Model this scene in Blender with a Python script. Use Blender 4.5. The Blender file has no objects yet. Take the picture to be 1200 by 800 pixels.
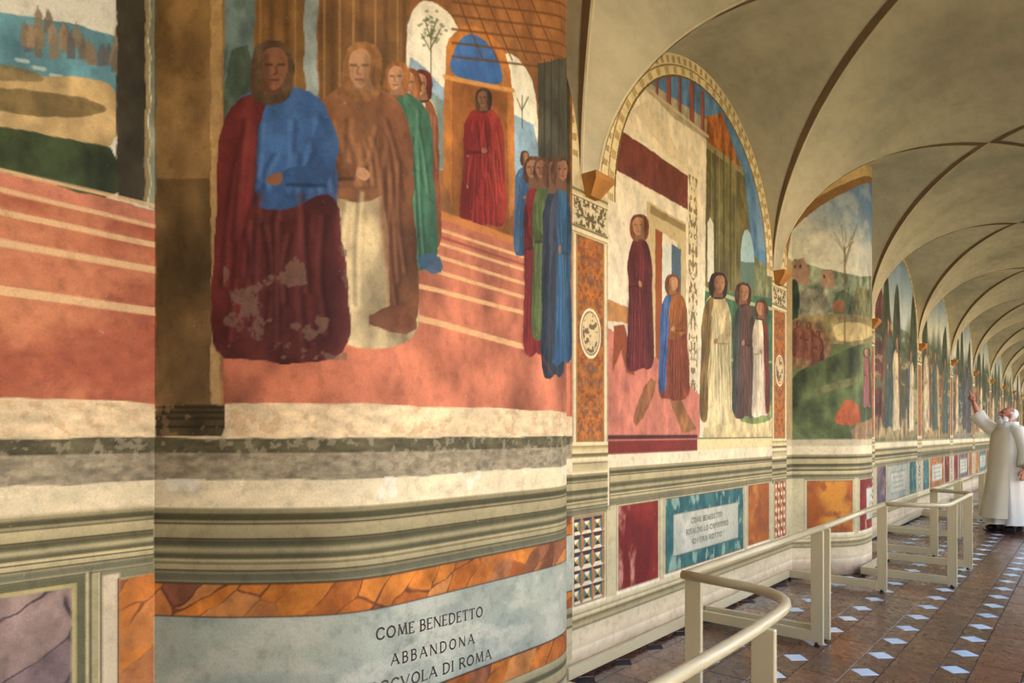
import bpy, bmesh, math, random
import numpy as np
from mathutils import Vector, Matrix

# ------------------------------------------------------------------ camera, light, exposure
FPX, VPX, HOR, CAMH = 793.49, 1285.16, 507.18, 1.36        # measured on the 1200x800 frame
THETA = math.atan2(VPX - 600, FPX)
CT, ST = math.cos(THETA), math.sin(THETA)
scene = bpy.context.scene
COL = scene.collection
cam_d = bpy.data.cameras.new('camera'); cam = bpy.data.objects.new('camera', cam_d); COL.objects.link(cam)
cam_d.sensor_width = 36; cam_d.lens = FPX / 1200 * 36; cam_d.shift_y = (HOR - 400) / 1200
cam_d.clip_start = .05
cam.location = (0, 0, CAMH); cam.rotation_euler = (math.pi / 2, 0, THETA)
scene.camera = cam

world = bpy.data.worlds.new('sky'); scene.world = world; world.use_nodes = True
wn = world.node_tree; wn.nodes.clear()
sky = wn.nodes.new('ShaderNodeTexSky'); sky.sky_type = 'NISHITA'; sky.sun_disc = False
sky.sun_elevation = math.radians(52); sky.sun_rotation = math.radians(250); sky.air_density = 1.0; sky.dust_density = 4.5
bg = wn.nodes.new('ShaderNodeBackground'); bg.inputs['Strength'].default_value = .56
wo = wn.nodes.new('ShaderNodeOutputWorld')
tint = wn.nodes.new('ShaderNodeMix'); tint.data_type = 'RGBA'; tint.blend_type = 'MULTIPLY'; tint.inputs['Factor'].default_value = 1; tint.inputs['B'].default_value = (1, .925, .86, 1)
wn.links.new(sky.outputs[0], tint.inputs['A']); wn.links.new(tint.outputs['Result'], bg.inputs[0]); wn.links.new(bg.outputs[0], wo.inputs[0])

sun_d = bpy.data.lights.new('sun', 'SUN'); sun = bpy.data.objects.new('sun', sun_d); COL.objects.link(sun)
sun_d.energy = 4.2; sun_d.color = (1, .93, .81); sun_d.angle = math.radians(.6)
sun.location = (-6, 4, 12)
sun.rotation_euler = Vector((.56, .16, -.81)).to_track_quat('-Z', 'Y').to_euler()   # comes over the roof, lights the court only

vs = scene.view_settings
vs.view_transform = 'Standard'; vs.look = 'None'; vs.gamma = 1; vs.use_curve_mapping = False
vs.exposure = 2.18

# ------------------------------------------------------------------ main measures (metres)
WX = -2.194                       # plane of the painted wall
XC, HALF = -.783, 1.411           # corridor axis and half width
RX = XC + HALF                    # plane of the arcade
ZS, RISE, DROP = 2.80, 1.35, .11             # springing and rise of the vault
FOOT = .10                        # half width of a vault foot on its corbel
YC = [-6.2, -3.06, .08, 3.23, 6.22, 9.61, 12.75, 15.98, 19.2, 22.5, 25.75, 29.0, 32.2, 35.4]
Y0, Y1 = YC[0], YC[-1]
SP, TX0, TY0 = .382, -.618, 4.617  # paving module and phase

def bay_of(y):
    for k in range(len(YC) - 1):
        if YC[k] <= y <= YC[k + 1]: return k
    return 0

# ------------------------------------------------------------------ generic helpers
def tag(o, label=None, cat=None, group=None, kind=None):
    if label: o['label'] = label
    if cat: o['category'] = cat
    if group: o['group'] = group
    if kind: o['kind'] = kind
    return o

def link(name, me, mat=None, parent=None):
    o = bpy.data.objects.new(name, me); COL.objects.link(o)
    if me is not None and mat is not None and not me.materials: me.materials.append(mat)
    if parent is not None: o.parent = parent
    return o

def empty(name, loc=(0, 0, 0), rz=0, parent=None):
    o = bpy.data.objects.new(name, None); COL.objects.link(o)
    o.location = loc; o.rotation_euler = (0, 0, rz); o.empty_display_size = .1
    if parent is not None: o.parent = parent
    return o

def mesh_from(verts, faces, smooth=False):
    me = bpy.data.meshes.new('mesh'); me.from_pydata([tuple(v) for v in verts], [], faces); me.update()
    if smooth: me.polygons.foreach_set('use_smooth', [True] * len(me.polygons))
    return me

class MB:
    """collects shapes into one mesh"""
    def __init__(s): s.v = []; s.f = []; s.sm = []
    def add(s, verts, faces, smooth=False):
        n = len(s.v); s.v += [tuple(v) for v in verts]
        s.f += [tuple(i + n for i in f) for f in faces]; s.sm += [smooth] * len(faces); return s
    def box(s, x0, x1, y0, y1, z0, z1, bev=0):
        if bev <= 0:
            v = [(x, y, z) for z in (z0, z1) for y in (y0, y1) for x in (x0, x1)]
            return s.add(v, [(0, 2, 3, 1), (4, 5, 7, 6), (0, 1, 5, 4), (2, 6, 7, 3), (0, 4, 6, 2), (1, 3, 7, 5)])
        b = bmesh.new(); bmesh.ops.create_cube(b, size=1)
        for q in b.verts: q.co = Vector(((x0 + x1) / 2 + q.co.x * (x1 - x0), (y0 + y1) / 2 + q.co.y * (y1 - y0), (z0 + z1) / 2 + q.co.z * (z1 - z0)))
        bmesh.ops.bevel(b, geom=list(b.edges), offset=bev, segments=2, affect='EDGES', profile=.5)
        b.verts.index_update()
        s.add([q.co[:] for q in b.verts], [[q.index for q in f.verts] for f in b.faces]); b.free(); return s
    def tube(s, pts, rad, seg=10, caps=True):
        pts = [Vector(p) for p in pts]; n = len(pts)
        rads = rad if isinstance(rad, (list, tuple)) else [rad] * n
        ups = []; V = []
        prev = None
        for i, p in enumerate(pts):
            d = (pts[min(i + 1, n - 1)] - pts[max(i - 1, 0)]).normalized()
            a = Vector((0, 0, 1)) if abs(d.z) < .9 else Vector((1, 0, 0))
            if prev is not None: a = prev
            e1 = (a - d * a.dot(d)).normalized(); e2 = d.cross(e1); prev = e1
            for k in range(seg):
                t = 2 * math.pi * k / seg
                V.append(p + (e1 * math.cos(t) + e2 * math.sin(t)) * rads[i])
        F = [(i * seg + k, i * seg + (k + 1) % seg, (i + 1) * seg + (k + 1) % seg, (i + 1) * seg + k) for i in range(n - 1) for k in range(seg)]
        if caps: F += [tuple(range(seg - 1, -1, -1)), tuple((n - 1) * seg + k for k in range(seg))]
        return s.add(V, F, True)
    def ball(s, c, r, seg=14, rings=9, rot=None):
        r = (r, r, r) if not hasattr(r, '__len__') else r
        V = []; F = []
        for i in range(rings + 1):
            ph = math.pi * i / rings
            for k in range(seg):
                t = 2 * math.pi * k / seg
                q = Vector((r[0] * math.sin(ph) * math.cos(t), r[1] * math.sin(ph) * math.sin(t), r[2] * math.cos(ph)))
                if rot is not None: q = rot @ q
                V.append(Vector(c) + q)
        for i in range(rings):
            for k in range(seg):
                a, b_, c_, d = i * seg + k, (i + 1) * seg + k, (i + 1) * seg + (k + 1) % seg, i * seg + (k + 1) % seg
                F.append((a, b_, c_, d))
        return s.add(V, F, True)
    def mesh(s):
        me = bpy.data.meshes.new('mesh'); me.from_pydata(s.v, [], s.f); me.update()
        me.polygons.foreach_set('use_smooth', s.sm); return me
    def build(s, name, mat, parent=None): return link(name, s.mesh(), mat, parent)

# ------------------------------------------------------------------ materials
def s2l(c):
    c = np.asarray(c, dtype=float) / 255.
    return np.where(c <= .04045, c / 12.92, ((c + .055) / 1.055) ** 2.4)

def new_mat(name, rough=.8):
    m = bpy.data.materials.new(name); m.use_nodes = True
    nt = m.node_tree; p = nt.nodes['Principled BSDF']; p.inputs['Roughness'].default_value = rough
    return m, nt, p

def noise_node(nt, scale, detail=4, rough=.6, coord='Object', stretch=None):
    tc = nt.nodes.new('ShaderNodeTexCoord'); n = nt.nodes.new('ShaderNodeTexNoise')
    n.inputs['Scale'].default_value = scale; n.inputs['Detail'].default_value = detail; n.inputs['Roughness'].default_value = rough
    if stretch:
        mp = nt.nodes.new('ShaderNodeMapping'); mp.inputs['Scale'].default_value = stretch
        nt.links.new(tc.outputs[coord], mp.inputs[0]); nt.links.new(mp.outputs[0], n.inputs['Vector'])
    else: nt.links.new(tc.outputs[coord], n.inputs['Vector'])
    return n

def ramp(nt, src, stops):
    r = nt.nodes.new('ShaderNodeValToRGB'); e = r.color_ramp.elements
    while len(e) > 1: e.remove(e[-1])
    for i, (p, c) in enumerate(stops):
        q = e[0] if i == 0 else e.new(p); q.position = p; q.color = (*c, 1)
    nt.links.new(src, r.inputs[0]); return r

def bump(nt, p, src, strength, dist=.004):
    b = nt.nodes.new('ShaderNodeBump'); b.inputs['Strength'].default_value = strength; b.inputs['Distance'].default_value = dist
    nt.links.new(src, b.inputs['Height']); nt.links.new(b.outputs[0], p.inputs['Normal'])

def mul(nt, a, b, fac=1.0, mode='MULTIPLY'):
    m = nt.nodes.new('ShaderNodeMix'); m.data_type = 'RGBA'; m.blend_type = mode
    m.inputs['Factor'].default_value = fac
    nt.links.new(a, m.inputs['A']); nt.links.new(b, m.inputs['B']); return m.outputs['Result']

def plain(name, rgb, rough=.6, metal=0, var=.15, scale=6, bmp=.1, coat=0):
    m, nt, p = new_mat(name, rough); c = s2l(rgb)
    n = noise_node(nt, scale)
    r = ramp(nt, n.outputs[0], [(.3, c * (1 - var)), (.7, np.minimum(c * (1 + var), .95))])
    nt.links.new(r.outputs[0], p.inputs['Base Color']); p.inputs['Metallic'].default_value = metal
    if coat: p.inputs['Coat Weight'].default_value = coat
    if bmp:
        n2 = noise_node(nt, scale * 14, 3); bump(nt, p, n2.outputs[0], bmp, .002)
    return m

def fresco_mat():
    m, nt, p = new_mat('painted_plaster', .72)
    a = nt.nodes.new('ShaderNodeAttribute'); a.attribute_name = 'paint'
    n1 = noise_node(nt, 22, 6, .65); r1 = ramp(nt, n1.outputs[0], [(.25, (.72, .70, .68)), (.5, (1, 1, 1)), (.8, (1.04, 1.03, 1.0))])
    n2 = noise_node(nt, 150, 3, .6); r2 = ramp(nt, n2.outputs[0], [(.3, (.86, .86, .86)), (.6, (1, 1, 1))])
    c = mul(nt, mul(nt, a.outputs['Color'], r1.outputs[0]), r2.outputs[0])
    n4 = noise_node(nt, 34, 8, .75); r4 = ramp(nt, n4.outputs[0], [(.66, (0, 0, 0)), (.72, (.55, .55, .55))])     # small chips and scuffs
    ch = nt.nodes.new('ShaderNodeMix'); ch.data_type = 'RGBA'; ch.inputs['B'].default_value = (.58, .50, .37, 1); nt.links.new(r4.outputs[0], ch.inputs['Factor']); nt.links.new(c, ch.inputs['A'])
    nt.links.new(ch.outputs['Result'], p.inputs['Base Color'])
    n3 = noise_node(nt, 45, 5, .6); bump(nt, p, n3.outputs[0], .22, .006)
    p.inputs['Specular IOR Level'].default_value = .25
    return m
M_FRESCO = fresco_mat()

def vault_mat():
    m, nt, p = new_mat('vault_plaster', .9)
    n1 = noise_node(nt, .9, 6, .6); r1 = ramp(nt, n1.outputs[0], [(.28, s2l((164, 160, 140))), (.52, s2l((198, 190, 164))), (.75, s2l((210, 202, 174)))])
    n2 = noise_node(nt, 9, 6, .7, stretch=(1, .35, 1)); r2 = ramp(nt, n2.outputs[0], [(.25, (.80, .79, .77)), (.6, (1, 1, 1))])
    nt.links.new(mul(nt, r1.outputs[0], r2.outputs[0]), p.inputs['Base Color'])
    n3 = noise_node(nt, 30, 5); bump(nt, p, n3.outputs[0], .2, .006)
    p.inputs['Specular IOR Level'].default_value = .2
    return m
M_VAULT = vault_mat()
M_BAND = plain('groin_band_paint', (112, 86, 56), .85, var=.2)
M_LINE = plain('pale_line_paint', (214, 200, 160), .85)
M_CORBEL = plain('corbel_stone', (176, 120, 56), .8, var=.2, scale=9)
M_PLASTER = plain('bare_plaster', (196, 180, 142), .9)
M_LETTER = plain('lettering_paint', (72, 62, 52), .8)
M_LETTER2 = plain('faded_lettering_paint', (138, 124, 100), .8)
M_RAIL = plain('cream_enamel', (188, 174, 136), .28, var=.03, scale=3, bmp=.03)
M_RUBBER = plain('black_rubber', (26, 25, 24), .7)
M_GROUT = plain('paving_joint', (44, 32, 27), .8)
M_GROUND = plain('courtyard_lawn', (84, 80, 52), .95, var=.25)

def tile_mat(name, lo, hi, rough, coat, lo2=None):
    m, nt, p = new_mat(name, rough)
    oi = nt.nodes.new('ShaderNodeObjectInfo'); ge = nt.nodes.new('ShaderNodeNewGeometry')
    va = nt.nodes.new('ShaderNodeVectorMath'); va.operation = 'ADD'
    nt.links.new(oi.outputs['Location'], va.inputs[0]); nt.links.new(ge.outputs['Random Per Island'], va.inputs[1])
    w = nt.nodes.new('ShaderNodeTexWhiteNoise'); nt.links.new(va.outputs[0], w.inputs['Vector'])
    r = ramp(nt, w.outputs['Value'], [(0, s2l(lo)), (.5, (s2l(lo) + s2l(hi)) / 2), (1, s2l(hi))])
    n = noise_node(nt, 4, 3); n.noise_dimensions = '4D'; nt.links.new(w.outputs['Value'], n.inputs['W'])
    r2 = ramp(nt, n.outputs[0], [(.25, (.86, .85, .85)), (.7, (1.05, 1.03, 1.0))])
    nt.links.new(mul(nt, r.outputs[0], r2.outputs[0]), p.inputs['Base Color'])
    n3 = noise_node(nt, 18, 4); rr = nt.nodes.new('ShaderNodeMapRange')
    rr.inputs['To Min'].default_value = rough * .85; rr.inputs['To Max'].default_value = rough * 1.25
    nt.links.new(n3.outputs[0], rr.inputs[0]); nt.links.new(rr.outputs[0], p.inputs['Roughness'])
    p.inputs['Coat Weight'].default_value = coat; p.inputs['Coat Roughness'].default_value = .22
    bump(nt, p, n3.outputs[0], .025, .004)
    return m
M_TILE = tile_mat('waxed_terracotta', (74, 43, 33), (112, 67, 48), .26, .4)
M_HEX = tile_mat('dark_terracotta', (62, 40, 34), (98, 60, 45), .26, .4)
M_DIAMOND = tile_mat('sky_tinted_marble', (186, 214, 236), (216, 232, 242), .22, .3)  # white marble with the blue of reflected sky put into its colour

# ------------------------------------------------------------------ numpy painting tools (paint on the wall surface, u = run along the wall, z = height)
rngN = np.random.RandomState(7)
TAB = rngN.rand(256, 256)
def vnoise(x, y):
    xi = np.floor(x).astype(int); yi = np.floor(y).astype(int); fx = x - xi; fy = y - yi
    fx = fx * fx * (3 - 2 * fx); fy = fy * fy * (3 - 2 * fy)
    a = TAB[xi & 255, yi & 255]; b = TAB[(xi + 1) & 255, yi & 255]; c = TAB[xi & 255, (yi + 1) & 255]; d = TAB[(xi + 1) & 255, (yi + 1) & 255]
    return (a * (1 - fx) + b * fx) * (1 - fy) + (c * (1 - fx) + d * fx) * fy
def fbm(x, y, o=4):
    s = 0; a = .5; t = 0
    for i in range(o):
        s = s + a * vnoise(x * 2 ** i + 17.3 * i, y * 2 ** i + 5.7 * i); t += a; a *= .55
    return s / t
def sstep(a, b, x):
    t = np.clip((x - a) / (b - a), 0, 1); return t * t * (3 - 2 * t)

def chaikin(p, n=2, closed=True):
    p = [np.array(q, float) for q in p]
    for _ in range(n):
        r = []
        m = len(p)
        rng = range(m) if closed else range(m - 1)
        for i in rng:
            a, b = p[i], p[(i + 1) % m]; r += [a * .75 + b * .25, a * .25 + b * .75]
        if not closed: r = [p[0]] + r + [p[-1]]
        p = r
    return p

class Canvas:
    def __init__(s, U, Z, conv=None, soft=.004):
        s.U = U.ravel(); s.Z = Z.ravel(); s.C = np.tile(np.array([205., 190, 155]), (s.U.size, 1)); s.conv = conv; s.soft = soft
        s.wob = (fbm(s.U * 9, s.Z * 9, 3) - .5) * .012
        s.wu = (fbm(s.U * 16 + 3, s.Z * 16, 4) - .5) * .018; s.wz = (fbm(s.U * 16 + 60, s.Z * 16 + 8, 4) - .5) * .016      # hand drawn unevenness of outlines
    def mixi(s, idx, al, col):
        col = np.asarray(col, float); al = al[:, None] if np.ndim(al) else al
        s.C[idx] = s.C[idx] * (1 - al) + col * al
    def where(s, mask, col, al=1.0):
        idx = np.nonzero(mask)[0]
        if idx.size: s.mixi(idx, np.full(idx.size, al), col)
    def px(s, pts): return [s.conv(*p) for p in pts]
    def poly(s, pts, col, al=1.0, smooth=0, px=True, soft=None, var=0, vs=14):
        if smooth: pts = chaikin(pts, smooth)
        if px: pts = s.px(pts)
        P = np.array(pts, float); e = soft or s.soft
        idx = np.nonzero((s.U > P[:, 0].min() - e) & (s.U < P[:, 0].max() + e) & (s.Z > P[:, 1].min() - e) & (s.Z < P[:, 1].max() + e))[0]
        if idx.size == 0: return
        u = s.U[idx] + (s.wu[idx] if px else 0); z = s.Z[idx] + (s.wz[idx] if px else 0); ins = np.zeros(idx.size, bool); d2 = np.full(idx.size, 1e9)
        for i in range(len(P)):
            a = P[i]; b = P[(i + 1) % len(P)]
            if a[1] != b[1]:
                c = ((a[1] > z) != (b[1] > z)); xx = (b[0] - a[0]) * (z - a[1]) / (b[1] - a[1]) + a[0]; ins ^= c & (u < xx)
            ab = b - a; L = ab @ ab + 1e-12; t = np.clip(((u - a[0]) * ab[0] + (z - a[1]) * ab[1]) / L, 0, 1)
            d2 = np.minimum(d2, (u - a[0] - t * ab[0]) ** 2 + (z - a[1] - t * ab[1]) ** 2)
        sd = np.sqrt(d2) * np.where(ins, 1, -1); m = sstep(-e, e, sd) * al
        k = m > .003; idx = idx[k]; m = m[k]
        col = np.tile(np.asarray(col, float), (idx.size, 1))
        if var: col = col * (1 + var * 2 * (fbm(s.U[idx] * vs, s.Z[idx] * vs * .6, 4) - .5)[:, None] * 1.6)
        s.mixi(idx, m, col)
    def stroke(s, pts, w, col, al=1.0, smooth=0, px=True, soft=None):
        if smooth: pts = chaikin(pts, smooth, False)
        if px: pts = s.px(pts)
        P = np.array(pts, float); e = soft or s.soft; R = w / 2 + e
        idx = np.nonzero((s.U > P[:, 0].min() - R) & (s.U < P[:, 0].max() + R) & (s.Z > P[:, 1].min() - R) & (s.Z < P[:, 1].max() + R))[0]
        if idx.size == 0: return
        u = s.U[idx]; z = s.Z[idx]; d2 = np.full(idx.size, 1e9)
        for a, b in zip(P[:-1], P[1:]):
            ab = b - a; L = ab @ ab + 1e-12; t = np.clip(((u - a[0]) * ab[0] + (z - a[1]) * ab[1]) / L, 0, 1)
            d2 = np.minimum(d2, (u - a[0] - t * ab[0]) ** 2 + (z - a[1] - t * ab[1]) ** 2)
        m = sstep(w / 2 + e, max(w / 2 - e, 0), np.sqrt(d2)) * al if False else (1 - sstep(max(w / 2 - e, 0), w / 2 + e, np.sqrt(d2))) * al
        k = m > .003
        s.mixi(idx[k], m[k], col)
    def ell(s, cx, cy, rx, ry, col, al=1.0, px=True, n=18, soft=None, var=0):
        s.poly([(cx + rx * math.cos(t), cy + ry * math.sin(t)) for t in np.linspace(0, 2 * math.pi, n, endpoint=False)], col, al, 0, px, soft, var)
    def rect(s, u0, u1, z0, z1, col, al=1.0, wob=False, soft=None):
        e = soft or s.soft; w = s.wob if wob else 0
        m = sstep(u0 - e, u0 + e, s.U) * (1 - sstep(u1 - e, u1 + e, s.U)) * sstep(z0 - e, z0 + e, s.Z + w) * (1 - sstep(z1 - e, z1 + e, s.Z + w)) * al
        idx = np.nonzero(m > .003)[0]
        if idx.size: s.mixi(idx, m[idx], col(s.U[idx], s.Z[idx]) if callable(col) else col)
    def zramp(s, u0, u1, stops):
        zz = np.array([q[0] for q in stops])[::-1]; cc = np.array([q[1] for q in stops], float)[::-1]
        idx = np.nonzero((s.U >= u0) & (s.U <= u1) & (s.Z >= zz[0]) & (s.Z <= zz[-1]))[0]
        z = s.Z[idx]; s.C[idx] = np.stack([np.interp(z, zz, cc[:, k]) for k in range(3)], 1)
    def mottle(s, amt=.10, f=6, tint=(1, .97, .9), zmin=-9):
        n = (fbm(s.U * f, s.Z * f, 5) - .5) * 2; k = (s.Z > zmin)[:, None]
        s.C = np.where(k, s.C * (1 + amt * n[:, None] * np.array(tint)), s.C)
    def flake(s, u0, u1, z0, z1, col, thr=.62, f=14, al=.8):
        idx = np.nonzero((s.U > u0) & (s.U < u1) & (s.Z > z0) & (s.Z < z1))[0]
        n = fbm(s.U[idx] * f, s.Z[idx] * f, 5); s.mixi(idx, sstep(thr, thr + .05, n) * al, col)
    def linear(s):
        g = s.C.mean(1, keepdims=True); s.C = g + (s.C - g) * .83
        return s2l(np.clip(((s.C - 140) * 1.10 + 139) * np.array((1.02, 1.0, .96)), 6, 250))

def marble(base, dark, light, f=7, veins=True, seed=0):
    def fn(u, z):
        n = fbm(u * f + seed, z * f * .8 + seed, 5); base_ = np.array(base, float)
        c = base_ * (1 - n[:, None] * 0)
        t = sstep(.35, .75, n)[:, None]; c = np.array(dark, float) * (1 - t) + np.array(light, float) * t
        m = sstep(.3, .6, fbm(u * f * .6 + 9 + seed, z * f * .6 + 3, 3))[:, None]; c = c * (1 - m * .6) + base_ * m * .6
        if veins:
            v = np.abs(fbm(u * f * .9 + 31 + seed, z * f * .9 + 11, 4) - .5)
            k = (1 - sstep(.0, .022, v))[:, None] * .65
            c = c * (1 - k) + np.array(dark, float) * .55 * k
            v2 = np.abs(fbm(u * f * 1.7 + 71 + seed, z * f * 1.7 + 41, 3) - .5)
            k = (1 - sstep(.0, .012, v2))[:, None] * .35
            c = c * (1 - k) + np.minimum(np.array(light, float) * 1.15, 240) * k
        return c
    return fn
def cells(x, y):
    """distance to the nearest and second nearest jittered cell centre, and a random value of the nearest"""
    xi = np.floor(x).astype(int); yi = np.floor(y).astype(int); f1 = np.full(x.shape, 9.); f2 = np.full(x.shape, 9.); rv = np.zeros(x.shape)
    for dx in (-1, 0, 1):
        for dy in (-1, 0, 1):
            a = (xi + dx) & 255; b = (yi + dy) & 255; px_ = xi + dx + TAB[a, b]; py_ = yi + dy + TAB[(a + 57) & 255, (b + 131) & 255]
            d = np.hypot(x - px_, y - py_); n = d < f1; f2 = np.where(n, f1, np.minimum(f2, d)); rv = np.where(n, TAB[(a + 11) & 255, (b + 7) & 255], rv); f1 = np.where(n, d, f1)
    return f1, f2, rv
def breccia(tones, vein, f=9, skew=.8, seed=0):
    T = np.array(tones, float)
    def fn(u, z):
        wu = u + .05 * (fbm(u * 9 + seed, z * 9, 3) - .5); wz = z + .05 * (fbm(u * 9 + 50, z * 9 + seed, 3) - .5)
        f1, f2, rv = cells((wu - skew * wz) * f + seed, wz * f * .9 + seed)
        k = rv * (len(T) - 1); i = np.floor(k).astype(int); i = np.minimum(i, len(T) - 2); t = (k - i)[:, None]; c = T[i] * (1 - t) + T[i + 1] * t
        c = c * (1 + .55 * (fbm(u * 16 + seed, z * 16, 4) - .5))[:, None]
        e = (1 - sstep(.015, .07, f2 - f1)) * sstep(.42, .6, fbm(u * 5 + 20 + seed, z * 5, 3)); e = e[:, None] * .75
        return c * (1 - e) + np.array(vein, float) * e
    return fn
def streaked(base, dark, light, fu, fz, thr=.55, seed=0):
    def fn(u, z):
        n = fbm(u * fu + seed, z * fz + seed, 5); m = fbm(u * fu * .5 + 8 + seed, z * fz * .5 + 3, 3); t = sstep(.35, .65, m)[:, None]
        c = np.array(base, float) * t + np.array(dark, float) * (1 - t); k = sstep(thr, thr + .16, n)[:, None] * .8
        return c * (1 - k) + np.array(light, float) * k
    return fn
ORANGE = breccia([(150, 84, 40), (186, 104, 36), (204, 124, 44), (178, 100, 40), (196, 128, 66), (124, 76, 58)], (92, 56, 46))
ORANGE2 = streaked((206, 138, 50), (168, 92, 38), (150, 84, 50), 7, 7, .52, 4)
GREYTAB = streaked((168, 176, 160), (150, 162, 150), (182, 186, 170), 5, 9, .5)
RED = streaked((142, 46, 38), (118, 36, 34), (206, 158, 136), 6, 3.5, .52)
TEAL = streaked((66, 118, 116), (46, 98, 106), (150, 180, 158), 16, 9, .54)
PURPLE = breccia([(84, 72, 88), (112, 96, 110), (96, 86, 104), (150, 128, 118), (104, 90, 100)], (58, 46, 54), 6, .7, 5)

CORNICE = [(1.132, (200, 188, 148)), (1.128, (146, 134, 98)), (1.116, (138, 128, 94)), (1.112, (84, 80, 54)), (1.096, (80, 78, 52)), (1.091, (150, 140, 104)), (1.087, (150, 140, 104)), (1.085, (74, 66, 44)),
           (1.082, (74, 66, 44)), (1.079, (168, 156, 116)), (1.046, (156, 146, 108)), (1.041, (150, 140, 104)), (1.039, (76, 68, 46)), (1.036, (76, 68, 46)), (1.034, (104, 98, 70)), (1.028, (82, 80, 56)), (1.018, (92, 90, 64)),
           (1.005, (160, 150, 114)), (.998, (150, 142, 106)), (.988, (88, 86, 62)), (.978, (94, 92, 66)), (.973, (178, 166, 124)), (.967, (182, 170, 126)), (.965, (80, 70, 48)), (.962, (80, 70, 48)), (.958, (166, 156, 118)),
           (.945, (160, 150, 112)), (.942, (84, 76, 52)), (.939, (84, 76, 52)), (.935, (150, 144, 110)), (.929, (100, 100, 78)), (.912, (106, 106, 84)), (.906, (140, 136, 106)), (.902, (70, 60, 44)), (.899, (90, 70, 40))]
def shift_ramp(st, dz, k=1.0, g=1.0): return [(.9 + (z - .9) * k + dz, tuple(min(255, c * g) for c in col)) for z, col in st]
CORNICE_L = shift_ramp(CORNICE, .022, 1.0, 1.10)

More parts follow.
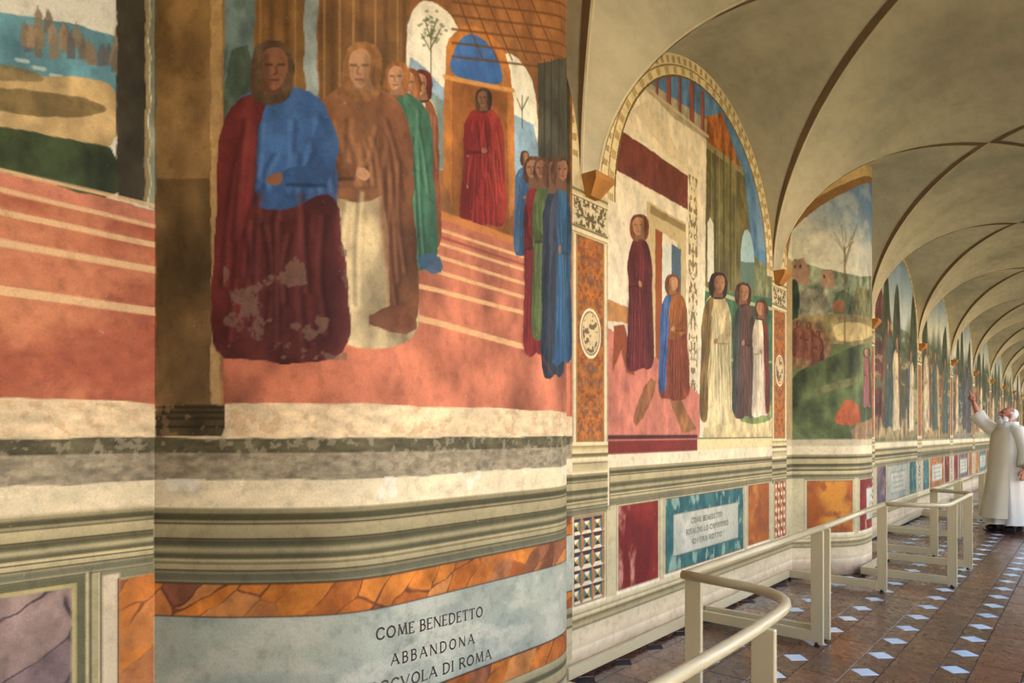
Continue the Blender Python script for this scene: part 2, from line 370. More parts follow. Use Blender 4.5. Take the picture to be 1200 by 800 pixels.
def robed(c, x0, x1, y0, y1, robe, mantle, hair, skin, seed=0, head=1.0, lower=None):
    """a plain anonymous robed figure: gown, mantle over one shoulder, folds, simple head"""
    r = random.Random(seed); H = y1 - y0; cx = (x0 + x1) / 2; W = (x1 - x0) / 2; hw = .047 * H * head; hh = .066 * H * head; k = H / 300
    sg = 1 if r.random() < .5 else -1; J = lambda a=.07: r.uniform(-a, a); lean = J(.06)
    X = lambda a: cx + a * W
    Y = lambda b: y0 + b * H
    hx = cx + lean * W * 2; hy = Y(0) + hh
    body = [(X(-.26), Y(.135)), (X(.26), Y(.135)), (X(.66 + J()), Y(.185)), (X(.86 + J()), Y(.31)), (X(.78 + J()), Y(.47)), (X(.86 + J(.1)), Y(.62)), (X(.88 + J(.1)), Y(.8)), (X(1), Y(.95 + J(.02))), (X(.6), Y(.99)), (X(.2), Y(.965)), (X(-.3), Y(1.0)),
            (X(-1), Y(.97 + J(.02))), (X(-.9 + J(.1)), Y(.8)), (X(-.82 + J(.1)), Y(.6)), (X(-.76 + J()), Y(.47)), (X(-.88 + J()), Y(.31)), (X(-.64 + J()), Y(.185))]
    c.poly(body, robe, 1, 2, var=.22, vs=9)
    if lower is not None:
        c.poly([(X(-.80), Y(.49)), (X(.1), Y(.55)), (X(.80), Y(.45)), (X(.94), Y(.66)), (X(1.0), Y(.8)), (X(1.04), Y(.99)), (X(.3), Y(1.03)), (X(-.4), Y(1.01)), (X(-1.05), Y(1.0)), (X(-.95), Y(.74))], lower, 1, 2, var=.28, vs=11)
    man = [(X(.10 * sg), Y(.14)), (X(.68 * sg), Y(.18)), (X(.93 * sg), Y(.33)), (X(.90 * sg), Y(.5)), (X(.98 * sg), Y(.68)), (X(1.05 * sg), Y(.93)), (X(.72 * sg), Y(.97)), (X(.50 * sg), Y(.92)), (X(.52 * sg), Y(.62)), (X(.30 * sg), Y(.42)), (X(.36 * sg), Y(.28))]
    c.poly(man, mantle, 1, 2, var=.24, vs=11)
    # modelling: one flank deeper in tone, folds in pairs of dark and light
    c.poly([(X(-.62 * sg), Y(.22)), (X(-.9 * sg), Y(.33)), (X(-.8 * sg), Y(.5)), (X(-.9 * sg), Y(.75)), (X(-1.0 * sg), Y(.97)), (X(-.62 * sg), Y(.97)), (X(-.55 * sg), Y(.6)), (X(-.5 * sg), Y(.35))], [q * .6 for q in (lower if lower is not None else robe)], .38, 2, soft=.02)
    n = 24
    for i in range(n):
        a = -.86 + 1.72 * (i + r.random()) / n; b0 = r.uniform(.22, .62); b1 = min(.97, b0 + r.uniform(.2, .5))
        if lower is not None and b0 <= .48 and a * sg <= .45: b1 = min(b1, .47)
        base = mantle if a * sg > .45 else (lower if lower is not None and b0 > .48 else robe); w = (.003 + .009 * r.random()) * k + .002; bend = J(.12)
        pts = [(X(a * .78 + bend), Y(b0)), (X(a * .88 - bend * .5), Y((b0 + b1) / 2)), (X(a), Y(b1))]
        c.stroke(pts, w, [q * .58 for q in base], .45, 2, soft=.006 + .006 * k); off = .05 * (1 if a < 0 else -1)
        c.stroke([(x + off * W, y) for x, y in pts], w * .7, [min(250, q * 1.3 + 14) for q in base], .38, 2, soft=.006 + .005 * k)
    # sleeve and hand
    c.poly([(X(-.74 * sg), Y(.22)), (X(-.90 * sg), Y(.34)), (X(-.66 * sg), Y(.47)), (X(-.05 * sg), Y(.455)), (X(-.02 * sg), Y(.405)), (X(-.45 * sg), Y(.39)), (X(-.50 * sg), Y(.27))], [q * .86 for q in robe], .95, 2, var=.2)
    c.stroke([(X(-.66 * sg), Y(.455)), (X(-.1 * sg), Y(.452))], .006 * k + .003, [q * .5 for q in robe], .6, 1, soft=.006)
    c.poly([(X(-.05 * sg), Y(.412)), (X(.14 * sg), Y(.42)), (X(.22 * sg), Y(.445)), (X(.10 * sg), Y(.458)), (X(-.05 * sg), Y(.45))], skin, 1, 1)
    # head
    c.poly([(hx - hw * 1.28, hy - hh * .25), (hx - hw * .8, hy - hh * 1.1), (hx + hw * .7, hy - hh * 1.14), (hx + hw * 1.3, hy - hh * .3), (hx + hw * 1.25, hy + hh * .7), (hx + hw * 1.0, hy + hh * 1.5), (hx - hw * .8, hy + hh * 1.6), (hx - hw * 1.35, hy + hh * .8)], hair, 1, 2, var=.3, vs=26)
    c.poly([(hx - hw * .5, hy + hh * .5), (hx + hw * .5, hy + hh * .5), (hx + hw * .7, Y(.155)), (hx - hw * .7, Y(.155))], [q * .78 for q in skin], 1)
    fx = hx - .18 * hw * sg
    c.poly([(fx - hw * .72, hy - hh * .45), (fx - hw * .35, hy - hh * .82), (fx + hw * .4, hy - hh * .82), (fx + hw * .74, hy - hh * .4), (fx + hw * .72, hy + hh * .25), (fx + hw * .36, hy + hh * .92), (fx - hw * .3, hy + hh * .95), (fx - hw * .7, hy + hh * .3)], skin, 1, 2, var=.14)
    c.poly([(fx + hw * .3 * sg, hy - hh * .7), (fx + hw * .8 * sg, hy - hh * .3), (fx + hw * .75 * sg, hy + hh * .4), (fx + hw * .2 * sg, hy + hh * .95), (fx + hw * .35 * sg, hy)], [q * .66 for q in skin], .55, 2, soft=.007)
    if H > 150:
        dk = [q * .45 for q in skin]
        for sx in (-1, 1): c.stroke([(fx + hw * (sx * .36 - .17), hy - hh * .08), (fx + hw * (sx * .36 + .17), hy - hh * .08)], .0045 * k + .0015, dk, .7, soft=.0035)
        c.stroke([(fx - hw * .05 * sg, hy), (fx - hw * .13 * sg, hy + hh * .28), (fx + hw * .06 * sg, hy + hh * .34)], .003 * k + .0015, dk, .5, soft=.0035)
        c.stroke([(fx - hw * .2, hy + hh * .56), (fx + hw * .2, hy + hh * .56)], .004 * k + .001, [q * e for q, e in zip(skin, (.72, .5, .5))], .7, soft=.0035)

# ------------------------------------------------------------------ plan of the painted wall: projecting bays
def smooth_profile(pts, corners):
    out = []
    seg = []
    for i, p in enumerate(pts):
        seg.append(p)
        if i in corners or i == len(pts) - 1:
            out += chaikin(seg, 3, False) if len(seg) > 2 else seg
            seg = [p]
    res = [np.array(out[0], float)]
    for p in out[1:]:
        if np.hypot(*(np.array(p) - res[-1])) > 1e-6: res.append(np.array(p, float))
    return np.array(res)

B1 = [(-2.034, .965), (-1.936, 1.05), (-1.848, 1.141), (-1.772, 1.235), (-1.732, 1.36), (-1.728, 1.56)]
B1 = B1 + [(-1.730, 1.83)] + [(x, 3.66 - y) for x, y in B1[::-1]]
PROF1 = smooth_profile([(WX, YC[2]), (WX, .858)] + B1 + [(WX, 2.802), (WX, 3.05)], {1, len(B1) + 2})
B3 = [(-2.05, 6.77), (-1.90, 6.93), (-1.79, 7.08), (-1.735, 7.26), (-1.728, 7.45)]
B3 = B3 + [(-1.728, 7.52), (-1.735, 7.66), (-1.80, 7.80), (-1.92, 7.94), (-2.06, 8.06)]
PROF3 = smooth_profile([(WX, 6.47), (WX, 6.62)] + B3 + [(WX, 8.18), (WX, 9.43)], {1, len(B3) + 2})
def flat_prof(a, b): return np.array([(WX, a), (WX, b)], float)
def arclen(P): return np.concatenate([[0], np.cumsum(np.hypot(*np.diff(P, axis=0).T))])
def conv_for(P):
    A = arclen(P)
    def conv(px, py):
        a = (px - 600) / FPX; dx = a * CT - ST; dy = a * ST + CT; dz = (HOR - py) / FPX
        best = None
        for i in range(len(P) - 1):
            p = P[i]; e = P[i + 1] - p; den = dx * e[1] - dy * e[0]
            if abs(den) < 1e-9: continue
            t = (p[0] * e[1] - p[1] * e[0]) / den; k = (p[0] * dy - p[1] * dx) / den * -1
            k = ((dx * t - p[0]) * e[0] + (dy * t - p[1]) * e[1]) / (e @ e)
            if t > 0 and -1e-6 <= k <= 1 + 1e-6 and (best is None or t < best[0]): best = (t, A[i] + k * (A[i + 1] - A[i]))
        if best is None:                       # outside the strip: carry on along the plain wall plane
            t = WX / dx; yy = t * dy; best = (t, yy - P[0, 1] if yy < P[0, 1] else A[-1] + yy - P[-1, 1])
        return (best[1], CAMH + best[0] * dz)
    return conv
def u_of_y(P, y): return float(np.interp(y, P[:, 1], arclen(P)))

def lun_z(y):
    """height of the wall arch at y"""
    k = bay_of(y); yc = (YC[k] + YC[k + 1]) / 2; b = (YC[k + 1] - YC[k]) / 2 - FOOT
    q = (y - yc) / b
    return ZS + (RISE - DROP) * math.sqrt(max(0, 1 - q * q)) if abs(q) < 1 else ZS
lun_zv = np.vectorize(lun_z)
def lun_rho(y, z):
    yy = np.asarray(y); k = np.clip(np.searchsorted(YC, yy) - 1, 0, len(YC) - 2); Y = np.array(YC)
    yc = (Y[k] + Y[k + 1]) / 2; b = (Y[k + 1] - Y[k]) / 2 - FOOT
    return np.sqrt(((yy - yc) / b) ** 2 + (np.maximum(z - ZS, 0) / (RISE - DROP)) ** 2), (yy - yc) / b

wall_left = link('wall_left', MB().box(WX - .55, WX - .02, Y0, Y1, -.05, 5.0).mesh(), M_PLASTER)
tag(wall_left, 'long frescoed cloister wall with painted dado under a vault', 'wall', kind='structure')

def build_wall(P, du, z0, dz, paint, parts, sub=None):
    """P: plan polyline; paint(canvas); parts: list of (name,label,u0,u1,z0,z1)  later ones win; returns objects"""
    A = arclen(P); L = A[-1]; nu = max(2, int(round(L / du))); u = np.linspace(0, L, nu + 1)
    corner_u = [A[i] for i in range(1, len(P) - 1) if abs(math.atan2(*(P[i + 1] - P[i])) - math.atan2(*(P[i] - P[i - 1]))) > .25]
    for cu in corner_u: u[np.argmin(abs(u - cu))] = cu
    X = np.interp(u, A, P[:, 0]); Y = np.interp(u, A, P[:, 1])
    zt = float(lun_zv(Y).max()) + .06; nz = max(2, int(round((zt - z0) / dz))); z = np.linspace(z0, zt, nz + 1)
    for q in parts:                       # snap grid lines to part borders
        for zz in (q[4], q[5]):
            if z0 < zz < zt:
                i = np.argmin(abs(z - zz))
                if 0 < i < nz: z[i] = zz
        for uu in (q[2], q[3]):
            if 0 < uu < L:
                i = np.argmin(abs(u - uu))
                if 0 < i < nu: u[i] = uu
    X = np.interp(u, A, P[:, 0]); Y = np.interp(u, A, P[:, 1])
    U, Z = np.meshgrid(u, z, indexing='ij')
    cv = Canvas(U, Z, conv_for(P), soft=.55 * max(du, dz)); cv.Y = np.repeat(Y, nz + 1); cv.P = P
    paint(cv)
    Cl = cv.linear().astype(np.float32)
    um = (u[:-1] + u[1:]) / 2; zm = (z[:-1] + z[1:]) / 2; ym = np.interp(um, A, P[:, 1])
    ids = np.zeros((nu, nz), int); top = lun_zv(ym) + .05
    for k, q in enumerate(parts):
        ids[np.ix_((um > q[2]) & (um < q[3]), (zm > q[4]) & (zm < q[5]))] = k + 1
    ids[zm[None, :] > top[:, None]] = -1
    V = np.stack([np.repeat(X, nz + 1), np.repeat(Y, nz + 1), np.tile(z, nu + 1)], 1)
    out = []
    for k in range(0, len(parts) + 1):
        I, J = np.nonzero(ids == k)
        if I.size == 0: continue
        a = I * (nz + 1) + J; b = (I + 1) * (nz + 1) + J
        Q = np.stack([a, b, b + 1, a + 1], 1)              # faces +x
        un, inv = np.unique(Q.ravel(), return_inverse=True); n = Q.shape[0]
        me = bpy.data.meshes.new('painted'); me.vertices.add(un.size); me.vertices.foreach_set('co', V[un].astype(np.float32).ravel())
        me.loops.add(n * 4); me.loops.foreach_set('vertex_index', inv.astype(np.int32).ravel())
        me.polygons.add(n); me.polygons.foreach_set('loop_start', np.arange(0, n * 4, 4, dtype=np.int32)); me.polygons.foreach_set('use_smooth', np.ones(n, bool))
        me.update(calc_edges=True)
        at = me.color_attributes.new('paint', 'FLOAT_COLOR', 'POINT')
        at.data.foreach_set('color', np.concatenate([Cl[un], np.ones((un.size, 1), np.float32)], 1).ravel())
        name, lab = (parts[k - 1][0], parts[k - 1][1]) if k else ('plaster_field', None)
        o = link(name, me, M_FRESCO, wall_left)
        if lab: o['label'] = lab
        out.append(o)
    return out

# ------------------------------------------------------------------ lettering: stroke capitals laid on the wall
GL = {'C': (.8, [([(.95, .8), (.75, .97), (.5, 1), (.22, .88), (.08, .5), (.22, .12), (.5, 0), (.75, .03), (.95, .2)], 1)]),
      'O': (.9, [([(.5, 1), (.2, .87), (.06, .5), (.2, .13), (.5, 0), (.8, .13), (.94, .5), (.8, .87), (.5, 1)], 1)]),
      'M': (1.0, [([(.1, 0), (.18, 1)], .6), ([(.18, 1), (.5, .1)], 1), ([(.5, .1), (.82, 1)], .6), ([(.82, 1), (.92, 0)], 1)]),
      'E': (.58, [([(.15, 0), (.15, 1)], 1), ([(.15, 1), (.9, 1), (.9, .9)], .6), ([(.15, .52), (.75, .52)], .6), ([(.15, 0), (.95, 0), (.95, .12)], .6)]),
      'B': (.62, [([(.15, 0), (.15, 1)], 1), ([(.15, 1), (.6, 1), (.82, .88), (.82, .65), (.6, .54), (.15, .54)], .8), ([(.6, .54), (.9, .4), (.92, .15), (.65, 0), (.15, 0)], .9)]),
      'N': (.85, [([(.12, 0), (.12, 1)], .6), ([(.12, 1), (.88, 0)], 1), ([(.88, 0), (.88, 1)], .6)]),
      'D': (.82, [([(.15, 0), (.15, 1)], 1), ([(.15, 1), (.5, 1), (.85, .82), (.93, .5), (.85, .18), (.5, 0), (.15, 0)], .9)]),
      'T': (.7, [([(.5, 0), (.5, 1)], 1), ([(.05, .88), (.05, 1), (.95, 1), (.95, .88)], .6)]),
      'A': (.85, [([(.05, 0), (.5, 1)], .6), ([(.5, 1), (.95, 0)], 1), ([(.22, .36), (.78, .36)], .6)]),
      'I': (.3, [([(.5, 0), (.5, 1)], 1)]), 'V': (.85, [([(.05, 1), (.5, 0)], 1), ([(.5, 0), (.95, 1)], .6)]),
      'L': (.6, [([(.15, 1), (.15, 0)], 1), ([(.15, 0), (.95, 0), (.95, .12)], .6)]),
      'R': (.72, [([(.15, 0), (.15, 1)], 1), ([(.15, 1), (.6, 1), (.82, .88), (.82, .62), (.6, .5), (.15, .5)], .8), ([(.5, .5), (.98, 0)], 1)]),
      'S': (.58, [([(.88, .85), (.6, 1), (.3, .97), (.15, .77), (.3, .58), (.7, .43), (.88, .22), (.7, .03), (.4, 0), (.12, .14)], 1)]),
      'P': (.62, [([(.15, 0), (.15, 1)], 1), ([(.15, 1), (.65, 1), (.9, .88), (.9, .6), (.65, .48), (.15, .48)], .8)]),
      'H': (.85, [([(.12, 0), (.12, 1)], 1), ([(.88, 0), (.88, 1)], 1), ([(.12, .52), (.88, .52)], .6)])}
def lettering(text, P, ua, ub, zb, slope, cap, sw, mat, parent, gap=.16):
    """text from run ua to ub on profile P, baseline height zb falling by slope, capitals cap high"""
    adv = [(.45 if ch == ' ' else GL[ch][0] + gap) for ch in text]; k = (ub - ua) / (sum(adv) - gap)
    A = arclen(P); V = []; F = []; x = ua
    def to3(u, z):
        i = min(max(np.searchsorted(A, u) - 1, 0), len(P) - 2); t = (u - A[i]) / (A[i + 1] - A[i]); p = P[i] + t * (P[i + 1] - P[i])
        d = (P[i + 1] - P[i]) / (A[i + 1] - A[i]); n = np.array((d[1], -d[0]))
        p = p + n * .0016; return (p[0], p[1], z)
    def quad(a, b, w):
        d = np.array(b) - a; L = np.hypot(*d) + 1e-9; d = d / L; n = np.array((-d[1], d[0])) * w / 2; a = np.array(a) - d * w * .2; b = np.array(b) + d * w * .2
        i = len(V)
        for q in (a + n, a - n, b - n, b + n): V.append(to3(*q))
        F.append((i, i + 1, i + 2, i + 3))
    for ch, ad in zip(text, adv):
        if ch != ' ':
            w = GL[ch][0] * k; zb_ = zb - slope * (x - ua)
            for pts, th in GL[ch][1]:
                q = [(x + a * w, zb_ + b * cap) for a, b in pts]
                if len(q) > 4: q = [tuple(r) for r in chaikin(q, 1, False)]
                for a, b in zip(q[:-1], q[1:]): quad(a, b, sw * th)
                if th == 1 and len(pts) == 2:                 # serifs on the stems
                    for e in (q[0], q[-1]): quad((e[0] - sw * .9, e[1]), (e[0] + sw * .9, e[1]), sw * .45)
        x += ad * k
    # faces towards +x
    me = mesh_from(V, F); return link('lettering', me, mat, parent)

# ------------------------------------------------------------------ bay with the first projecting wall (landscape strip, steps, dado with inscription)
def TWO(a, b, f=5):
    def fn(u, z):
        t = sstep(.3, .7, fbm(u * f, z * f * 1.3, 6))[:, None]; t2 = fbm(u * 40, z * 40, 3)[:, None]
        return (np.array(a, float) * t + np.array(b, float) * (1 - t)) * (.93 + .14 * t2)
    return fn
def paint_bay1(c):
    uc = u_of_y(c.P, .858); full = 9
    R = lambda *a, **k: c.rect(*a, **k)
    # fresco ground: red steps
    R(0, full, 1.44, 6, TWO((204, 128, 88), (172, 92, 64)))
    # --- left flat part : generic lake landscape
    c.poly([(-60, -900), (182, -900), (182, 262), (-60, 208)], (204, 204, 190))
    c.poly([(-60, -60), (182, -60), (182, 40), (60, 22), (-60, 10)], (196, 198, 190), 1, 1)
    c.poly([(-60, 8), (70, 24), (140, 42), (140, 110), (100, 150), (-60, 160)], (88, 140, 158), 1, 0, var=.2)
    for i in range(26):
        r = random.Random(i); x = r.uniform(10, 140); y = 14 + x * .20 + r.uniform(-8, 30)
        c.poly([(x, y), (x + 5, y - 12 * r.random() - 6), (x + 10, y), (x + 10, y + 16), (x, y + 16)], r.choice([(110, 98, 84), (132, 112, 88), (92, 92, 96), (150, 130, 104)]), .85)
    for i in range(5): c.stroke([(20 + 20 * i, 70 + 9 * i), (32 + 20 * i, 72 + 9 * i)], .010, (190, 196, 186), .7)
    c.poly([(-60, 60), (30, 88), (110, 92), (140, 100), (140, 190), (-60, 182)], (178, 152, 104), 1, 2, var=.22)
    c.poly([(-60, 100), (40, 104), (120, 120), (126, 132), (80, 140), (-60, 122)], (112, 96, 58), .9, 2, var=.25)
    c.poly([(-60, 62), (30, 80), (60, 92), (30, 98), (-60, 84)], (128, 112, 72), .8, 2, var=.25)
    c.poly([(-60, 146), (20, 150), (100, 166), (140, 176), (140, 240), (60, 216), (-60, 190)], (62, 76, 44), 1, 1, var=.3)
    c.poly([(-60, 188), (60, 216), (182, 246), (182, 266), (-60, 214)], (204, 124, 94), 1, 0, var=.15)
    c.poly([(137, -900), (171, -900), (171, 239), (137, 233)], (66, 60, 44), 1, 0, var=.25)
    c.poly([(170, -900), (175, -900), (175, 240), (170, 238)], (146, 128, 84), 1)
    c.poly([(176, -900), (183, -900), (183, 244), (176, 242)], (120, 128, 104), .8, 0, var=.3)
    for a, b, w in ((199, 241, .012), (222, 265, .013), (248, 287, .017), (284, 316, .021), (340, 365, .025)):
        c.stroke([(-80, a - (b - a) * .45), (0, a), (182, b)], w, (220, 184, 134), .9)
    # --- projecting wall
    c.poly([(262, -900), (700, -900), (700, 300), (262, 300)], (150, 100, 56), 1, 0, var=.2)
    c.poly([(262, -900), (298, -900), (298, 260), (262, 260)], (104, 128, 128), 1, 0, var=.35)
    c.poly([(262, 60), (300, 50), (300, 260), (262, 260)], (74, 92, 74), .8, 1, var=.3)
    c.poly([(300, -900), (357, -900), (357, 200), (300, 200)], (134, 98, 54), 1, 0, var=.16)
    c.poly([(357, -900), (372, -900), (372, 200), (357, 200)], (150, 166, 164), 1, 0, var=.2)
    c.poly([(374, -900), (480, -900), (480, 200), (374, 200)], (128, 92, 52), 1, 0, var=.16)
    for x in (305, 346, 380, 398, 414, 440, 466): c.stroke([(x, -600), (x, 190)], .007, (174, 134, 78), .6)
    for x in (318, 336, 390, 424, 452, 474): c.stroke([(x, -600), (x, 190)], .012, (94, 66, 36), .55, soft=.01)
    # arched views on the sky
    c.poly([(476, 170), (476, 36), (482, 12), (496, 0), (512, 4), (528, 16), (540, 40), (544, 170)], (220, 214, 194), 1, 1, var=.08)
    c.poly([(476, 64), (496, 78), (512, 96), (530, 110), (540, 200), (476, 200)], (122, 152, 178), .9, 1, var=.25)
    c.poly([(476, 96), (500, 104), (530, 124), (530, 200), (476, 200)], (104, 122, 104), .7, 1, var=.25)
    c.poly([(584, 220), (584, 74), (592, 62), (604, 64), (620, 84), (630, 120), (630, 220)], (214, 212, 192), 1, 1, var=.08)
    c.poly([(590, 126), (612, 138), (630, 150), (632, 240), (590, 240)], (112, 146, 170), .9, 1, var=.25)
    for x, y, a, b in ((505, 100, 505, 34), (505, 60, 494, 40), (505, 56, 516, 34), (505, 46, 498, 24), (505, 44, 512, 22), (612, 150, 612, 112), (612, 130, 606, 116), (612, 128, 619, 114)): c.stroke([(x, y), (a, b)], .006, (96, 96, 66), .8)
    for i in range(40):
        r = random.Random(i); t = r.random(); c.ell(505 + r.gauss(0, 7), 38 + r.gauss(0, 10), 2.2, 1.8, (104, 116, 80), .6)
    # plain panelled doorway with a blue head
    c.poly([(519, 262), (521, 60), (528, 40), (545, 30), (568, 34), (588, 54), (602, 92), (606, 292)], (178, 112, 48), 1, 1, var=.18)
    c.poly([(526, 92), (530, 58), (545, 40), (566, 44), (584, 66), (594, 102)], (58, 104, 170), 1, 2, var=.14)
    c.poly([(530, 96), (594, 108), (598, 276), (530, 250)], (150, 92, 42), 1, 0, var=.2)
    c.stroke([(521, 90), (602, 106)], .016, (206, 146, 74), .9)
    robed(c, 538, 594, 104, 268, (136, 40, 34), (150, 52, 40), (70, 50, 36), (142, 100, 70), 3)
    # coffered ceiling strips
    c.poly([(540, -900), (660, -900), (660, 84), (634, 74), (604, 46), (560, 18), (520, -4)], (152, 100, 54), 1, 0, var=.15)
    for i in range(9):
        x = 520 + i * 17; c.stroke([(x, -40), (x + 46, 70)], .009, (104, 64, 34), .75); c.stroke([(530, -62 + i * 16), (664, -8 + i * 15)], .009, (108, 68, 36), .75)
    c.poly([(630, 74), (668, 60), (668, 330), (632, 300)], (78, 76, 62), 1, 0, var=.2)
    for x in (638, 646, 655): c.stroke([(x, 70), (x, 300)], .008, (46, 46, 40), .7)
    # steps
    c.poly([(505, 246), (560, 262), (614, 284), (668, 300), (668, 500), (262, 500), (262, 330), (480, 330)], (188, 110, 80), 1, 0, var=.3, vs=6)
    for k, (a, b, w) in enumerate(((250, 288, .03), (268, 303, .012), (284, 318, .012), (300, 334, .013), (318, 350, .014), (340, 368, .016), (378, 408, .022))):
        c.stroke([(440, a - (b - a) * .55), (512, a), (620, b), (668, b + 14)], w, (222, 178, 120) if k else (196, 122, 58), .85)
    c.stroke([(470, 262), (512, 276), (620, 312)], .010, (140, 66, 52), .6)
    # pillar
    c.poly([(182.5, -900), (262, -900), (262, 480), (182.5, 480)], (150, 118, 72), 1, 0, var=.25, vs=8)
    c.poly([(182.5, 208), (247, 210), (247, 480), (182.5, 480)], (116, 92, 55), 1, 0, var=.28, vs=8)
    c.poly([(247, -900), (261, -900), (259, 480), (247, 480)], (188, 154, 100), .85, 0, var=.2)
    # anonymous gowned figures
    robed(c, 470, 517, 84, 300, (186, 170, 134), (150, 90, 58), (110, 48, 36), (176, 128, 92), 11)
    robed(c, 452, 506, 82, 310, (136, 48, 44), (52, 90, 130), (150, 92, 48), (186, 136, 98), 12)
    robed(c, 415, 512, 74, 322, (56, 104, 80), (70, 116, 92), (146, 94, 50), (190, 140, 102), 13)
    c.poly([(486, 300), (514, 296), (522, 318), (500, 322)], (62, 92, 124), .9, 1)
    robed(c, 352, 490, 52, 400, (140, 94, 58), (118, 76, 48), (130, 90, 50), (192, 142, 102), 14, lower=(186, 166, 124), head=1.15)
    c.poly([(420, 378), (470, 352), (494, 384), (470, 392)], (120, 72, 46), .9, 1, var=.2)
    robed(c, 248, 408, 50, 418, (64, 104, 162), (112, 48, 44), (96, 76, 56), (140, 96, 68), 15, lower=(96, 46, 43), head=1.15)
    uA, zA = c.conv(262, 420); uB, zB = c.conv(406, 258)
    c.flake(uA, uB, zA, zA + .36, (130, 106, 88), .60, 13, .7)
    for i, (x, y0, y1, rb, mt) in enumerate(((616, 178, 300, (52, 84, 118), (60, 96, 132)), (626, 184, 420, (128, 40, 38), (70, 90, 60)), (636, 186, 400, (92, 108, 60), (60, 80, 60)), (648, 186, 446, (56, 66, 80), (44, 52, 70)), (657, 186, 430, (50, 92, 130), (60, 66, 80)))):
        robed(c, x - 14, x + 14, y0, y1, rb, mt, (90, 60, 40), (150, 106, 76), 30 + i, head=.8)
    c.stroke([(648, 440), (630, 408)], .012, (120, 62, 52), .6)
    # pillar foot
    c.poly([(182.5, 474), (262, 474), (266, 492), (258, 514), (182.5, 514)], (84, 74, 46), 1, 0, var=.25)
    for y in (477, 483, 490, 500): c.stroke([(182.5, y), (262, y)], .006, (52, 42, 26), .8)
    # pale lower bands, all round
    b = lambda z0, z1, col, v=.2, f=20: R(0, full, z0, z1, lambda u, z: np.array(col, float) * (1 + v * (fbm(u * f, z * f * 2, 5) - .5))[:, None], wob=True)
    keep = (c.U > uc) & (c.U < c.conv(264, 490)[0]) & (c.Z > 1.352)
    sv = c.C[keep].copy()
    b(1.345, 1.452, (220, 196, 154), .32)
    c.C[keep] = sv
    c.flake(0, full, 1.35, 1.45, (196, 150, 108), .58, 32, .4)
    b(1.296, 1.345, (98, 92, 66), .7)
    b(1.212, 1.299, (150, 138, 112), .6, 30)
    c.flake(0, full, 1.21, 1.35, (176, 164, 136), .58, 40, .5)
    b(1.12, 1.216, (220, 206, 168), .14)
    c.flake(uc, full, 1.15, 1.22, (226, 222, 206), .64, 10, .7)
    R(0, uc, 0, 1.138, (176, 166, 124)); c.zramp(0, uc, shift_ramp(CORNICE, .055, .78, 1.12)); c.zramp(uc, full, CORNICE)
    # dado of the flat part: framed purple stone, orange stone
    up, uf0, uf1, uo = c.conv(84, 690)[0], c.conv(102, 690)[0], c.conv(120, 690)[0], c.conv(140, 690)[0]
    R(0, uc, 0, .955, (168, 160, 118)); R(0, up + .036, .2, .955, (104, 104, 76)); R(0, up + .012, .2, .935, (176, 164, 110)); R(0, up, .2, .924, PURPLE)
    R(up + .036, up + .044, 0, .96, (190, 180, 136)); R(up + .044, up + .05, 0, .96, (100, 96, 70)); R(uf0 + .03, uf1, 0, .955, (190, 182, 146)); R(uf1 - .006, uf1, 0, .955, (104, 92, 64))
    R(uf1, uc, .93, .958, (130, 128, 98)); R(uf1, uo, 0, .945, (204, 190, 160)); R(uo - .006, uo, 0, .93, (120, 84, 50))
    c.poly([(uo, .925), (uc, .93), (uc, .0), (uo, 0)], (200, 128, 70), 1, px=False, var=.2); c.rect(uo, uc, .0, .925, ORANGE, .75)
    # dado of the projecting part
    R(uc, full, .80, .899, ORANGE); R(uc, full, .49, .80, GREYTAB); R(uc, full, .797, .801, (70, 52, 40)); R(uc, full, .40, .49, ORANGE); R(uc, full, .487, .491, (70, 52, 40)); R(uc, full, .396, .40, (60, 50, 38))
    c.zramp(uc, full, [(.396, (166, 160, 124)), (.37, (150, 146, 112)), (.36, (92, 90, 66)), (.345, (100, 98, 72)), (.34, (170, 160, 120)), (.30, (160, 150, 116)), (.295, (84, 78, 56)), (.28, (180, 170, 136)), (0, (176, 164, 134))])
    c.mottle(.10, 5)
u1c = u_of_y(PROF1, .858); U1E = arclen(PROF1)[-1]; u1b = u_of_y(PROF1, 2.802)
def bands(u0, u1, s=''):
    return [('fresco', s, u0, u1, 1.45, 9), ('pale_band', None, u0, u1, 1.345, 1.45), ('olive_band', None, u0, u1, 1.296, 1.345), ('rough_plaster_band', None, u0, u1, 1.213, 1.296), ('cream_band', None, u0, u1, 1.130, 1.213), ('painted_cornice', None, u0, u1, .90, 1.130)]
def cconv(px, py): return conv_for(PROF1)(px, py)[0]
parts1 = bands(0, u1c, 'fresco strip with lake landscape above striped red steps') + [
    ('stone_panel', 'purple veined painted stone panel', 0, cconv(84, 690), 0, .924), ('stone_panel', 'orange veined painted stone panel', cconv(140, 690), u1c, 0, .926), ('panel_frame', None, cconv(84, 690), cconv(140, 690), 0, .96)]
parts1 += bands(u1c, u1b, 'fresco of gowned figures on red steps, on the projecting wall') + [('marble_band', 'orange veined marble band', u1c, u1b, .80, .90), ('inscription_tablet', 'grey green tablet with dark capitals', u1c, u1b, .49, .80), ('marble_band', 'orange veined marble band', u1c, u1b, .40, .49), ('plinth', None, u1c, u1b, 0, .40), ('painted_pillar', 'brown painted pillar on moulded foot', u1c, cconv(261, 300), 1.345, 9)]
obs = build_wall(PROF1[PROF1[:, 1] <= 3.06], .0042, 0.0, .0042, paint_bay1, parts1)
tab1 = next(o for o in obs if o.name.startswith('inscription_tablet'))
uy = lambda y: u_of_y(PROF1, y)
lettering('COME BENEDETTO', PROF1, uy(1.349), uy(1.835), .700, .045, .036, .0062, M_LETTER, tab1)
